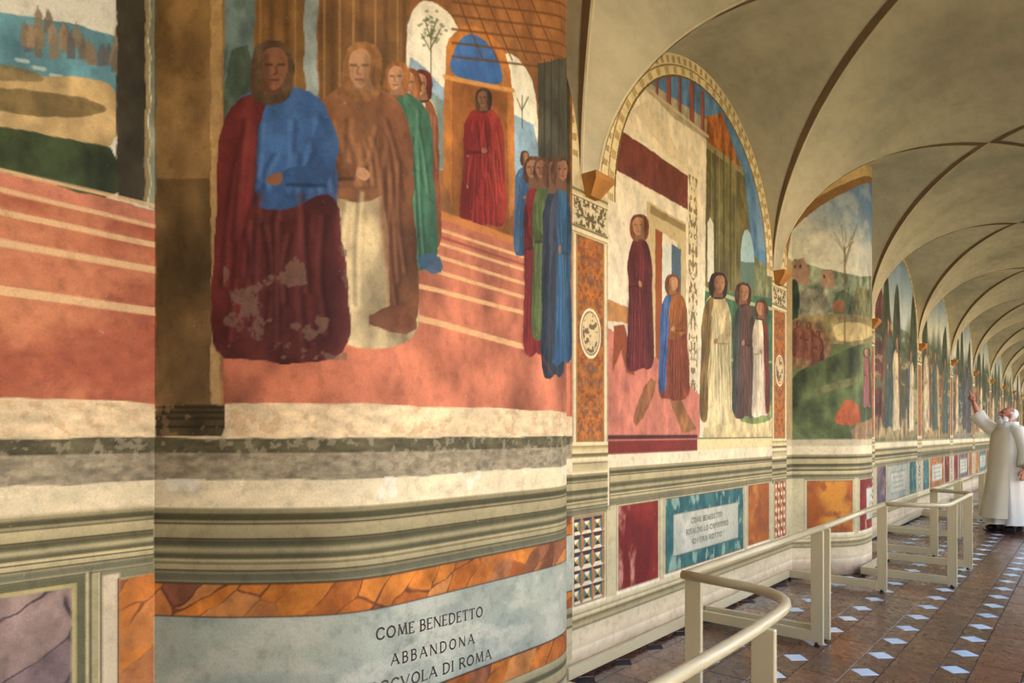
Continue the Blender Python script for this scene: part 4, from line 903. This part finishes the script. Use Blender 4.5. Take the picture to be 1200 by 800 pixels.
for k in range(len(YC) - 1):
    yc = (YC[k] + YC[k + 1]) / 2; b = (YC[k + 1] - YC[k]) / 2 - FOOT
    for sgn in (-1, 1):                     # caps over the wall arch / over the arcade arch
        rows = []
        for q in arc_pts(NV):
            rows.append([(XC + sgn * HALF * t, yc + b * q, cap_z(t, q)) for t in np.linspace(abs(q), 1, 9)])
        link('vault_cap', grid_mesh(rows, sgn < 0), M_VAULT, ceiling)
    # webs: from the groins of this bay to the groins of the next one (over each pair of corbels)
    yn = YC[k + 1]
    y2 = (YC[k + 1] + YC[k + 2]) / 2 if k + 2 < len(YC) else yn; b2 = ((YC[k + 2] - YC[k + 1]) / 2 - FOOT) if k + 2 < len(YC) else 0
    rows = []
    for p in arc_pts(NV):
        ya = yc + b * abs(p); yb = y2 - b2 * abs(p)
        rows.append([(XC + HALF * p, ya + (yb - ya) * t, vz(p)) for t in np.linspace(0, 1, 11)])
    link('vault_web', grid_mesh(rows), M_VAULT, ceiling)
    if k == 0:
        rows = [[(XC + HALF * p, YC[0] + (yc - b * abs(p) - YC[0]) * t, vz(p)) for t in np.linspace(0, 1, 5)] for p in arc_pts(NV)]
        link('vault_web', grid_mesh(rows), M_VAULT, ceiling)
    # painted bands along the groins, on the cap side, and a pale line on the web side
    for sx in (-1, 1):
        for sy in (-1, 1):
            V = []; V2 = []; n = 28; w = .095
            for a in np.linspace(0.0, math.pi / 2, n):
                t = math.sin(a)                      # q = t at the groin
                th = a; R = math.hypot(b * math.cos(th), RISE * math.sin(th)); th2 = max(th - w / max(R, .5), 0)
                for tt in (th, th2):
                    q = math.sin(tt); z = cap_z(max(t, q), q) if q < .9999 else ZS; nrm = Vector((0, -sy * q / b, -math.cos(tt) / RISE)).normalized()
                    V.append(Vector((XC + sx * HALF * t, yc + sy * b * q, z)) + nrm * .005)
                p = t; z = ZS + RISE * math.sqrt(max(0, 1 - p * p)); nr = Vector((-sx * p / HALF, 0, -math.sqrt(max(0, 1 - p * p)) / RISE)).normalized()
                for d in (.012, .026): V2.append(Vector((XC + sx * HALF * p, yc + sy * (b * p + d), z)) + nr * .004)
            F = [(2 * i, 2 * i + 1, 2 * i + 3, 2 * i + 2) for i in range(n - 1)]
            link('groin_band', mesh_from(V, F, True), M_BAND, ceiling)
            if sx < 0: link('pale_line', mesh_from(V2, F, True), M_LINE, ceiling)
# corbels under the vault feet, on the painted wall
cb = MB()
prof = [(0, .0), (.035, .0), (.045, .012), (.09, .07), (.10, .082), (.10, .115), (0, .115)]
hw = [.05, .05, .055, .085, .095, .095, .095]
V = [(px_, s * h, z) for s in (-1, 1) for (px_, z), h in zip(prof, hw)]; n = len(prof)
V = [(x, (-1 if i < n else 1) * (h if x > 0 or True else h), z) for i, ((x, y, z), h) in enumerate(zip(V, hw * 2))]
cb.add(V, [tuple(range(n - 1, -1, -1)), tuple(range(n, 2 * n))] + [(i, (i + 1) % n, n + (i + 1) % n, n + i) for i in range(n)])
cme = cb.mesh()
for y in YC[2:-1]:
    o = link('corbel', cme, M_CORBEL, wall_left); o.location = (WX, y, ZS - .10); o['label'] = 'ochre stone corbel under the vault foot'

# ------------------------------------------------------------------ arcade side, end walls, court (daylight comes in here)
wall_right = link('wall_right', MB().box(RX + .02, RX + .40, Y0, Y1, 4.22, 5.0).mesh(), M_PLASTER)
tag(wall_right, 'open arcade wall of the cloister with low parapet', 'wall', kind='structure')
for k in range(len(YC) - 1):
    ya, yb = YC[k], YC[k + 1]; yc = (ya + yb) / 2; pw = .26; h = (yb - ya) / 2 - pw
    if k < 2:                                # unseen wall added behind the viewer to cut side light and deepen shading
        MB().box(RX, RX + .42, ya, yb - (1.5 if k == 1 else 0), 0, 4.3).build('added_shade_wall', M_PLASTER, wall_right)
        if k == 1: MB().box(RX + .01, RX + .41, yb - 1.5, yb, 3.3, 4.3).build('added_shade_header', M_PLASTER, wall_right)  # added header over the gap left for some light
        continue
    MB().box(RX, RX + .42, ya - pw if k else ya, ya + pw, 0, 2.72, .01).build('pier', M_PLASTER, wall_right)
    m = MB(); m.box(RX + .02, RX + .40, ya + pw, yb - pw, 0, .46); m.box(RX - .02, RX + .44, ya + pw, yb - pw, .46, .52, .008); m.build('parapet', M_PLASTER, wall_right)
    V = []; F = []; n = 22
    ys = [yc + h * q for q in arc_pts(n)]
    zs_ = [2.72 + 1.18 * math.sqrt(max(0, 1 - ((y - yc) / h) ** 2)) for y in ys]
    for x in (RX + .01, RX + .40):
        for y, z in zip([ya] + ys + [yb], [2.72] + zs_ + [2.72]): V += [(x, y, z), (x, y, 4.3)]
    N = 2 * (n + 2)
    for i in range(n + 1):
        a = 2 * i; F += [(a, a + 1, a + 3, a + 2), (N + a, N + a + 2, N + a + 3, N + a + 1), (a, a + 2, N + a + 2, N + a)]
    link('arcade_arch', mesh_from(V, F), M_PLASTER, wall_right)
wall_far = link('wall_far', MB().box(WX - .3, RX + .5, Y1, Y1 + .3, -.05, 5).mesh(), plain('end_wall_plaster', (128, 116, 84), .9, var=.35, scale=1.5)); tag(wall_far, 'dim painted end wall closing the corridor', 'wall', kind='structure')
wall_near = link('wall_near', MB().box(WX - .3, RX + .5, Y0 - .3, Y0, -.05, 5).mesh(), M_PLASTER); tag(wall_near, 'plain plaster wall closing the corridor behind', 'wall', kind='structure')
court = link('courtyard_ground', MB().box(RX + .5, RX + 26, Y0 - 12, Y1 + 12, -.3, -.12).mesh(), M_GROUND); tag(court, 'dry green lawn of the open courtyard', 'ground', kind='structure')

FX = RX + 17                                  # far side of the court: unseen plastered range, added to bounce sunlight inside
facade = link('bounce_facade', MB().box(FX, FX + .5, Y0 - 10, Y1 + 10, -.2, 6.6).mesh(), plain('sunlit_plaster', (206, 194, 168), .9, var=.12, scale=1)); tag(facade, 'pale plastered range across the courtyard, added to bounce sunlight', 'facade', kind='structure')
M_ROOF = plain('roof_tile', (150, 92, 62), .9); M_PANE = plain('dark_pane', (46, 48, 50), .3)
MB().box(FX - .5, FX + 1.2, Y0 - 10, Y1 + 10, 6.6, 6.85).build('eaves', M_ROOF, facade)
for i in range(16):
    y = Y0 - 6 + i * 3.6; MB().box(FX - .04, FX + .1, y - .5, y + .5, 4.2, 5.6).build('window', M_PANE, facade); MB().box(FX - .04, FX + .1, y - .95, y + .95, .5, 2.9).build('arched_opening', M_PANE, facade)

# ------------------------------------------------------------------ floor: terracotta paving with pale diamonds
floor = link('floor', MB().box(WX - .02, RX + .06, Y0, Y1, -.12, -.0035).mesh(), M_GROUT)
tag(floor, 'waxed terracotta paving with rows of white diamonds, sky reflection put into their colour', 'floor', kind='structure')
DR = .077                                   # half diagonal of a diamond, half width of a strip
G = .0026
def slab(pts, inset=.003, th=.02):
    """flat paving piece with a chamfered rim, top at z = 0"""
    n = len(pts); c = np.mean(pts, axis=0); P = np.array(pts); V = []
    for s, z in ((0, -th), (0, -.002), (inset, 0)):
        for p in P:
            d = c - p; L = np.hypot(*d); q = p + d / L * s; V.append((q[0], q[1], z))
    F = [tuple(range(2 * n, 3 * n))]
    for l in range(2):
        for i in range(n): F.append((l * n + i, l * n + (i + 1) % n, (l + 1) * n + (i + 1) % n, (l + 1) * n + i))
    return V, F
h2 = SP / 2
SH_D = slab([(DR - G, 0), (0, DR - G), (-DR + G, 0), (0, -DR + G)])
hexpts = [(DR - G, -h2 + .0 + G * 2), (DR - G, h2 - G * 2), (G * .8, h2 - DR - G), (-G * .8, h2 - DR - G), (-DR + G, h2 - G * 2), (-DR + G, -h2 + G * 2), (-G * .8, -h2 + DR + G), (G * .8, -h2 + DR + G)]
SH_H = slab(hexpts, .002); SH_B = slab([(h2 - DR - G, -h2 + G), (h2 - DR - G, h2 - G), (-h2 + DR + G, h2 - G), (-h2 + DR + G, -h2 + G)])
ME = {}
for nm, sh, mt in (('diamond_tile', SH_D, M_DIAMOND), ('strip_tile', SH_H, M_HEX), ('square_tile', SH_B, M_TILE)):
    me = mesh_from(*sh); me.materials.append(mt); ME[nm] = me
far = {n: MB() for n in ME}
rt = random.Random(3)
for kx in range(-4, 6):
    x = TX0 - kx * SP
    for ny in range(-29, 82):
        y = TY0 + ny * SP
        for nm, cx, cy, sh in (('diamond_tile', x, y, SH_D), ('strip_tile', x, y + h2, SH_H), ('square_tile', x - h2, y, SH_B)):
            hwid = DR if nm != 'square_tile' else h2 - DR
            if cx + hwid > RX - .005 or cy + h2 > Y1 - .01 or cy - h2 < Y0 + .01: continue
            if cx - hwid < WX + .005:
                if cx + hwid < WX + .03: continue
                if nm == 'diamond_tile': continue
            near = 2.6 < cy < 12.6 and -2.3 < cx < -.1
            inb = any(P[0] for P in [(cx < -1.69 and (1.1 < cy < 2.7 or 6.9 < cy < 8.3),)])
            if near and not inb:
                o = link(nm, ME[nm], None, floor); o.location = (cx, cy, 0); o.rotation_euler = (math.radians(rt.gauss(0, .12)), math.radians(rt.gauss(0, .12)), 0)
                if cx - hwid < WX: o.scale = ((cx + hwid - WX - .004) / (2 * hwid), 1, 1); o.location.x = (cx + hwid + WX + .004) / 2
            else:
                sxx, ox = 1, cx
                if cx - hwid < WX: sxx = (cx + hwid - WX - .004) / (2 * hwid); ox = (cx + hwid + WX + .004) / 2
                far[nm].add([(ox + a * sxx, cy + b_, z) for a, b_, z in sh[0]], sh[1])
for nm, mb in far.items():
    o = mb.build(nm, None, floor); o.data.materials.append(ME[nm].materials[0]); o['kind'] = 'stuff'
# ------------------------------------------------------------------ visitor barriers
def arc_path(pts, r=.22, n=7):
    """polyline with rounded corners"""
    out = [Vector(pts[0])]
    for a, b, c in zip(pts[:-2], pts[1:-1], pts[2:]):
        a, b, c = Vector(a), Vector(b), Vector(c); d1 = (a - b).normalized(); d2 = (c - b).normalized(); rr = min(r, (a - b).length * .48, (c - b).length * .48)
        p, q = b + d1 * rr, b + d2 * rr
        for t in np.linspace(0, 1, n): out.append((1 - t) ** 2 * p + 2 * t * (1 - t) * b + t * t * q)
    out.append(Vector(pts[-1])); return out
RH = .748
def barrier(label, path, posts, group=None, strip=None, rounded=.22):
    """path: handrail in plan; posts: (x, y, x of the wall end of its foot); strip: (x, y0, y1) bar on the floor along the wall"""
    root = empty('visitor_barrier', (posts[0][0], posts[0][1], 0)); L = Vector((posts[0][0], posts[0][1], 0))
    tag(root, label, 'barrier', group)
    def put(name, mb, mat=M_RAIL): 
        o = mb.build(name, mat, root); o.matrix_parent_inverse = Matrix.Translation(-L); return o
    p3 = [(x, y, RH) for x, y in path]
    put('handrail', MB().tube(arc_path(p3, rounded) if len(p3) > 2 else p3, .020, 12))
    for x, y, xw in posts:
        put('post', MB().box(x - .045, x + .03, y - .013, y + .013, .012, RH - .012, .003))
        put('foot_bar', MB().box(xw, x - .045, y - .014, y + .014, .022, .092, .003))
        for xx in (x - .01, xw + .02): put('rubber_foot', MB().tube([(xx, y, 0), (xx, y, .024)], .016, 10), M_RUBBER)
    if strip:
        x, y0, y1 = strip; put('floor_bar', MB().box(x, x + .028, y0, y1, .022, .088, .003))
XR = -1.345; XW = WX + .012
barrier('curved cream barrier around the projecting wall with the large inscription', [(XR - .01, 2.70), (-.84, 2.62), (-.80, 2.1), (-.80, .55)], [(-.80, 2.17, -1.70), (-.80, .75, -1.70)], strip=(-1.70, .76, 2.155), rounded=.42)
barrier('straight cream barrier beside the red and teal stone panels', [(XR, 2.73), (XR, 4.60)], [(XR, 2.80, XW), (XR, 4.555, XW)], strip=(XW, 2.965, 4.54))
barrier('straight cream barrier beside the orange stone panel, before the second projecting wall', [(XR, 4.63), (XR - .04, 6.49)], [(XR, 4.70, XW), (XR - .035, 6.45, XW)], strip=(XW, 4.72, 6.435))
barrier('curved cream barrier around the projecting wall with the green hill fresco', [(XR - .04, 6.53), (-.95, 6.66), (-.955, 8.32), (XR, 8.44)], [(-.955, 7.05, -1.70), (-.96, 8.06, -1.70)], strip=(-1.70, 7.065, 8.045), rounded=.2)
barrier('cream barrier just past the second projecting wall', [(XR, 8.50), (XR, 10.38)], [(XR, 8.66, XW), (XR, 10.30, XW)], strip=(XW, 8.68, 10.285))
barrier('cream barrier running up to the man in white', [(XR, 10.41), (XR, 12.9)], [(XR, 10.48, XW), (XR, 12.7, XW)], strip=(XW, 10.495, 12.685))
barrier('cream barrier hidden partly behind the man in white', [(XR, 12.95), (XR, 15.6)], [(XR, 13.05, XW), (XR, 15.5, XW)], strip=(XW, 13.065, 15.485))

# ------------------------------------------------------------------ the man in white
M_SKIN = plain('skin', (186, 118, 96), .55, var=.08, scale=12, bmp=.03)
M_HAIR = plain('white_hair', (206, 204, 204), .8, var=.12, scale=40)
M_CLOTH = plain('white_wool', (222, 216, 200), .9, var=.05, scale=5, bmp=.1)
M_CLOTH2 = plain('cream_wool', (206, 196, 172), .9, var=.05, scale=5, bmp=.1)
M_SHOE = plain('black_leather', (22, 21, 22), .45)
def make_man():
    root = empty('person', (-.93, 11.57, 0), math.radians(-44)); tag(root, 'bearded man in a long white habit pointing up with raised arm', 'person')
    b = MB()
    def limb(pts, rad):
        b.tube(pts, rad, 12)
        for p, r in zip(pts, rad): b.ball(p, r * 1.0, 12, 8)
    # torso, neck
    limb([(0, .01, .92), (0, .01, 1.10), (0, 0, 1.28), (0, .01, 1.40)], [.135, .125, .15, .10])
    b.ball((-.09, .01, 1.36), (.11, .09, .09)); b.ball((.09, .01, 1.36), (.11, .09, .09)); limb([(0, .01, 1.38), (0, -.01, 1.53)], [.062, .055])
    # legs and feet
    for s in (-1, 1): limb([(s * .09, .01, .90), (s * .10, -.01, .50), (s * .10, .02, .09)], [.085, .058, .042]); b.ball((s * .10, -.04, .045), (.042, .11, .04))
    # arms
    limb([(-.18, .01, 1.405), (-.32, -.15, 1.56)], [.056, .046]); limb([(-.32, -.15, 1.56), (-.37, -.20, 1.79)], [.045, .028])
    limb([(.18, .01, 1.405), (.26, .03, 1.13)], [.056, .045]); limb([(.26, .03, 1.13), (.30, -.02, .89)], [.044, .029])
    # right hand: index finger raised, others curled, thumb aside
    b.ball((-.378, -.208, 1.845), (.042, .022, .052)); limb([(-.388, -.215, 1.875), (-.398, -.228, 1.925), (-.405, -.238, 1.975)], [.0125, .0115, .009])
    for i, dx in enumerate((-.002, .017, .034)):
        limb([(-.378 + dx, -.212, 1.882), (-.380 + dx, -.246, 1.900 - .006 * i), (-.378 + dx, -.262, 1.870 - .006 * i), (-.376 + dx, -.240, 1.852 - .004 * i)], [.0125, .0118, .011, .010])
    limb([(-.402, -.200, 1.825), (-.425, -.226, 1.850), (-.418, -.245, 1.882)], [.014, .0125, .010])
    # left hand, relaxed
    b.ball((.305, -.028, .835), (.022, .042, .052))
    for i, dy in enumerate((-.034, -.012, .010, .030)):
        l = (.075, .085, .08, .062)[i]; limb([(.307, -.03 + dy, .80), (.300, -.034 + dy, .80 - l * .5), (.284, -.036 + dy, .80 - l * .92)], [.0118, .011, .0092])
    limb([(.302, -.066, .845), (.292, -.088, .815), (.284, -.094, .788)], [.013, .0115, .0095])
    # head, turned to the wall and lifted a little
    Rh = Matrix.Translation((0, -.01, 1.60)) @ Matrix.Rotation(math.radians(-14), 4, 'Z') @ Matrix.Rotation(math.radians(-14), 4, 'X')
    R3 = Rh.to_3x3(); H = lambda x, y, z: Rh @ Vector((x, y, z))
    b.ball(H(0, .012, .025), (.076, .094, .092), 18, 12, R3); b.ball(H(0, -.03, -.045), (.058, .062, .062), 14, 10, R3); b.ball(H(0, -.066, -.085), (.026, .022, .022), 10, 8, R3)
    b.tube([H(0, -.080, .028), H(0, -.098, .0), H(0, -.106, -.020)], [.009, .012, .016], 10); b.ball(H(0, -.105, -.022), (.016, .014, .011), 10, 8, R3)
    for s in (-1, 1):
        b.ball(H(s * .030, -.077, .040), (.024, .014, .010), 10, 8, R3); b.ball(H(s * .040, -.066, -.015), (.022, .018, .018), 10, 8, R3); b.ball(H(s * .077, .012, .0), (.010, .020, .032), 10, 8, R3)
    b.tube([H(-.022, -.086, -.052), H(0, -.092, -.050), H(.022, -.086, -.052)], [.006, .009, .006], 8)
    me = b.mesh(); ob = bpy.data.objects.new('body', me); COL.objects.link(ob)
    md = ob.modifiers.new('r', 'REMESH'); md.mode = 'VOXEL'; md.voxel_size = .0065; md.use_smooth_shade = True
    sm = ob.modifiers.new('s', 'SMOOTH'); sm.factor = .5; sm.iterations = 2
    dg = bpy.context.evaluated_depsgraph_get(); me2 = bpy.data.meshes.new_from_object(ob.evaluated_get(dg)); bpy.data.objects.remove(ob)
    me2.materials.clear(); body = link('body', me2, M_SKIN, root)
    for s in (-1, 1):
        e = MB().ball(H(s * .030, -.079, .022), (.0125, .008, .008), 10, 8, R3).build('eye', plain('dark_eye', (40, 32, 28), .3), body)
    # hair ring and beard
    hb = MB(); hb.ball(H(0, .030, .030), (.083, .090, .090), 18, 12, R3)
    hm = hb.mesh(); bm = bmesh.new(); bm.from_mesh(hm); Ri = Rh.inverted(); kill = []
    for v in bm.verts:
        l = Ri @ v.co
        if l.y < -.015 + max(0, l.z) * .25 or (l.z > .095): kill.append(v)
        else:
            v.co += (v.co - H(0, .03, .03)).normalized() * (.006 * math.sin(v.index * 2.1) + .004)
    bmesh.ops.delete(bm, geom=kill, context='VERTS'); bm.to_mesh(hm); bm.free(); link('hair', hm, M_HAIR, body)
    bd = MB(); bd.ball(H(0, -.062, -.092), (.050, .042, .050), 14, 10, R3); bd.ball(H(.042, -.030, -.062), (.026, .040, .046), 12, 8, R3); bd.ball(H(-.042, -.030, -.062), (.026, .040, .046), 12, 8, R3)
    bd.tube([H(-.036, -.078, -.052), H(0, -.100, -.036), H(.036, -.078, -.052)], [.008, .013, .008], 8); bd.build('beard', M_HAIR, body)
    # habit
    def loft(levels, folds, seed, a0=0, a1=2 * math.pi, n=72, closed=True):
        r = random.Random(seed); ph = [r.uniform(0, 6.28) for _ in range(4)]; rows = []
        for (z, rx, ry, cx, cy, fo) in levels:
            row = []
            for i in range(n + (0 if closed else 1)):
                t = a0 + (a1 - a0) * i / n
                m = 1 + fo * (.5 * math.sin(folds * t + ph[0] + z * .8) + .32 * math.sin((folds + 4) * t + ph[1] - z) + .22 * math.sin(3 * t + ph[2]))
                row.append((cx + rx * m * math.cos(t), cy + ry * m * math.sin(t), z))
            if closed: row.append(row[0])
            rows.append(row)
        return rows
    lv = [(.115, .325, .30, .02, .04, .14), (.25, .305, .275, .02, .035, .14), (.5, .27, .238, .01, .025, .11), (.75, .245, .208, 0, .02, .08), (.95, .228, .19, 0, .02, .04), (1.15, .225, .175, 0, .01, .03), (1.28, .225, .165, 0, .01, .02), (1.37, .215, .145, 0, .01, .01), (1.425, .165, .115, 0, .01, 0), (1.465, .098, .085, 0, .008, 0), (1.495, .080, .075, 0, .004, 0)]
    link('tunic', grid_mesh(loft(lv, 9, 4)), M_CLOTH, root)
    lf = [(.20, .35, .365, .015, .02, .06), (.5, .30, .29, .01, .015, .05), (.8, .258, .235, 0, .01, .03), (1.05, .240, .205, 0, .005, .02), (1.25, .235, .182, 0, .0, .01), (1.36, .222, .158, 0, 0, .005), (1.425, .172, .124, 0, .005, 0), (1.462, .108, .093, 0, .006, 0)]
    for a0, nm in ((-math.pi / 2 - .80, 'scapular'), (math.pi / 2 - .8, 'scapular')):
        link(nm, grid_mesh(loft(lf, 5, 8, a0, a0 + 1.6, 26, False)), M_CLOTH2, root)
    link('hood_collar', grid_mesh(loft([(1.44, .135, .12, 0, .01, .03), (1.48, .120, .11, 0, .02, .05), (1.515, .105, .105, 0, .03, .04), (1.50, .085, .085, 0, .02, .02)], 4, 2)), M_CLOTH, root)
    def sleeve(pts, rads, nm='sleeve'):
        V = MB(); V.tube(pts, rads, 18, False); me = V.mesh()
        for v in me.vertices: v.co += Vector((math.sin(v.index * 1.7), math.cos(v.index * 2.3), math.sin(v.index * .9))) * .005
        return link(nm, me, M_CLOTH, root)
    sleeve([(-.10, .01, 1.385), (-.17, 0, 1.385), (-.235, -.06, 1.435), (-.295, -.12, 1.515), (-.330, -.155, 1.575)], [.10, .105, .092, .088, .086])
    sleeve([(-.298, -.122, 1.52), (-.325, -.15, 1.575), (-.350, -.175, 1.635), (-.352, -.177, 1.64), (-.335, -.16, 1.60)], [.088, .098, .100, .086, .07], 'cuff')
    sleeve([(.10, .01, 1.385), (.17, .01, 1.375), (.235, .02, 1.24), (.265, .03, 1.10), (.29, .01, .98), (.305, -.01, .90), (.303, -.01, .92)], [.10, .10, .088, .092, .098, .102, .07])
    for s, dy in ((-1, -.05), (1, .03)):
        m = MB(); cx, cy = s * .105, dy
        m.ball((cx, cy - .10, .045), (.050, .085, .045), 14, 9); m.ball((cx, cy + .02, .052), (.045, .08, .055), 14, 9); m.box(cx - .05, cx + .05, cy - .19, cy + .10, 0, .018, .006); m.build('shoe', M_SHOE, root)
make_man()
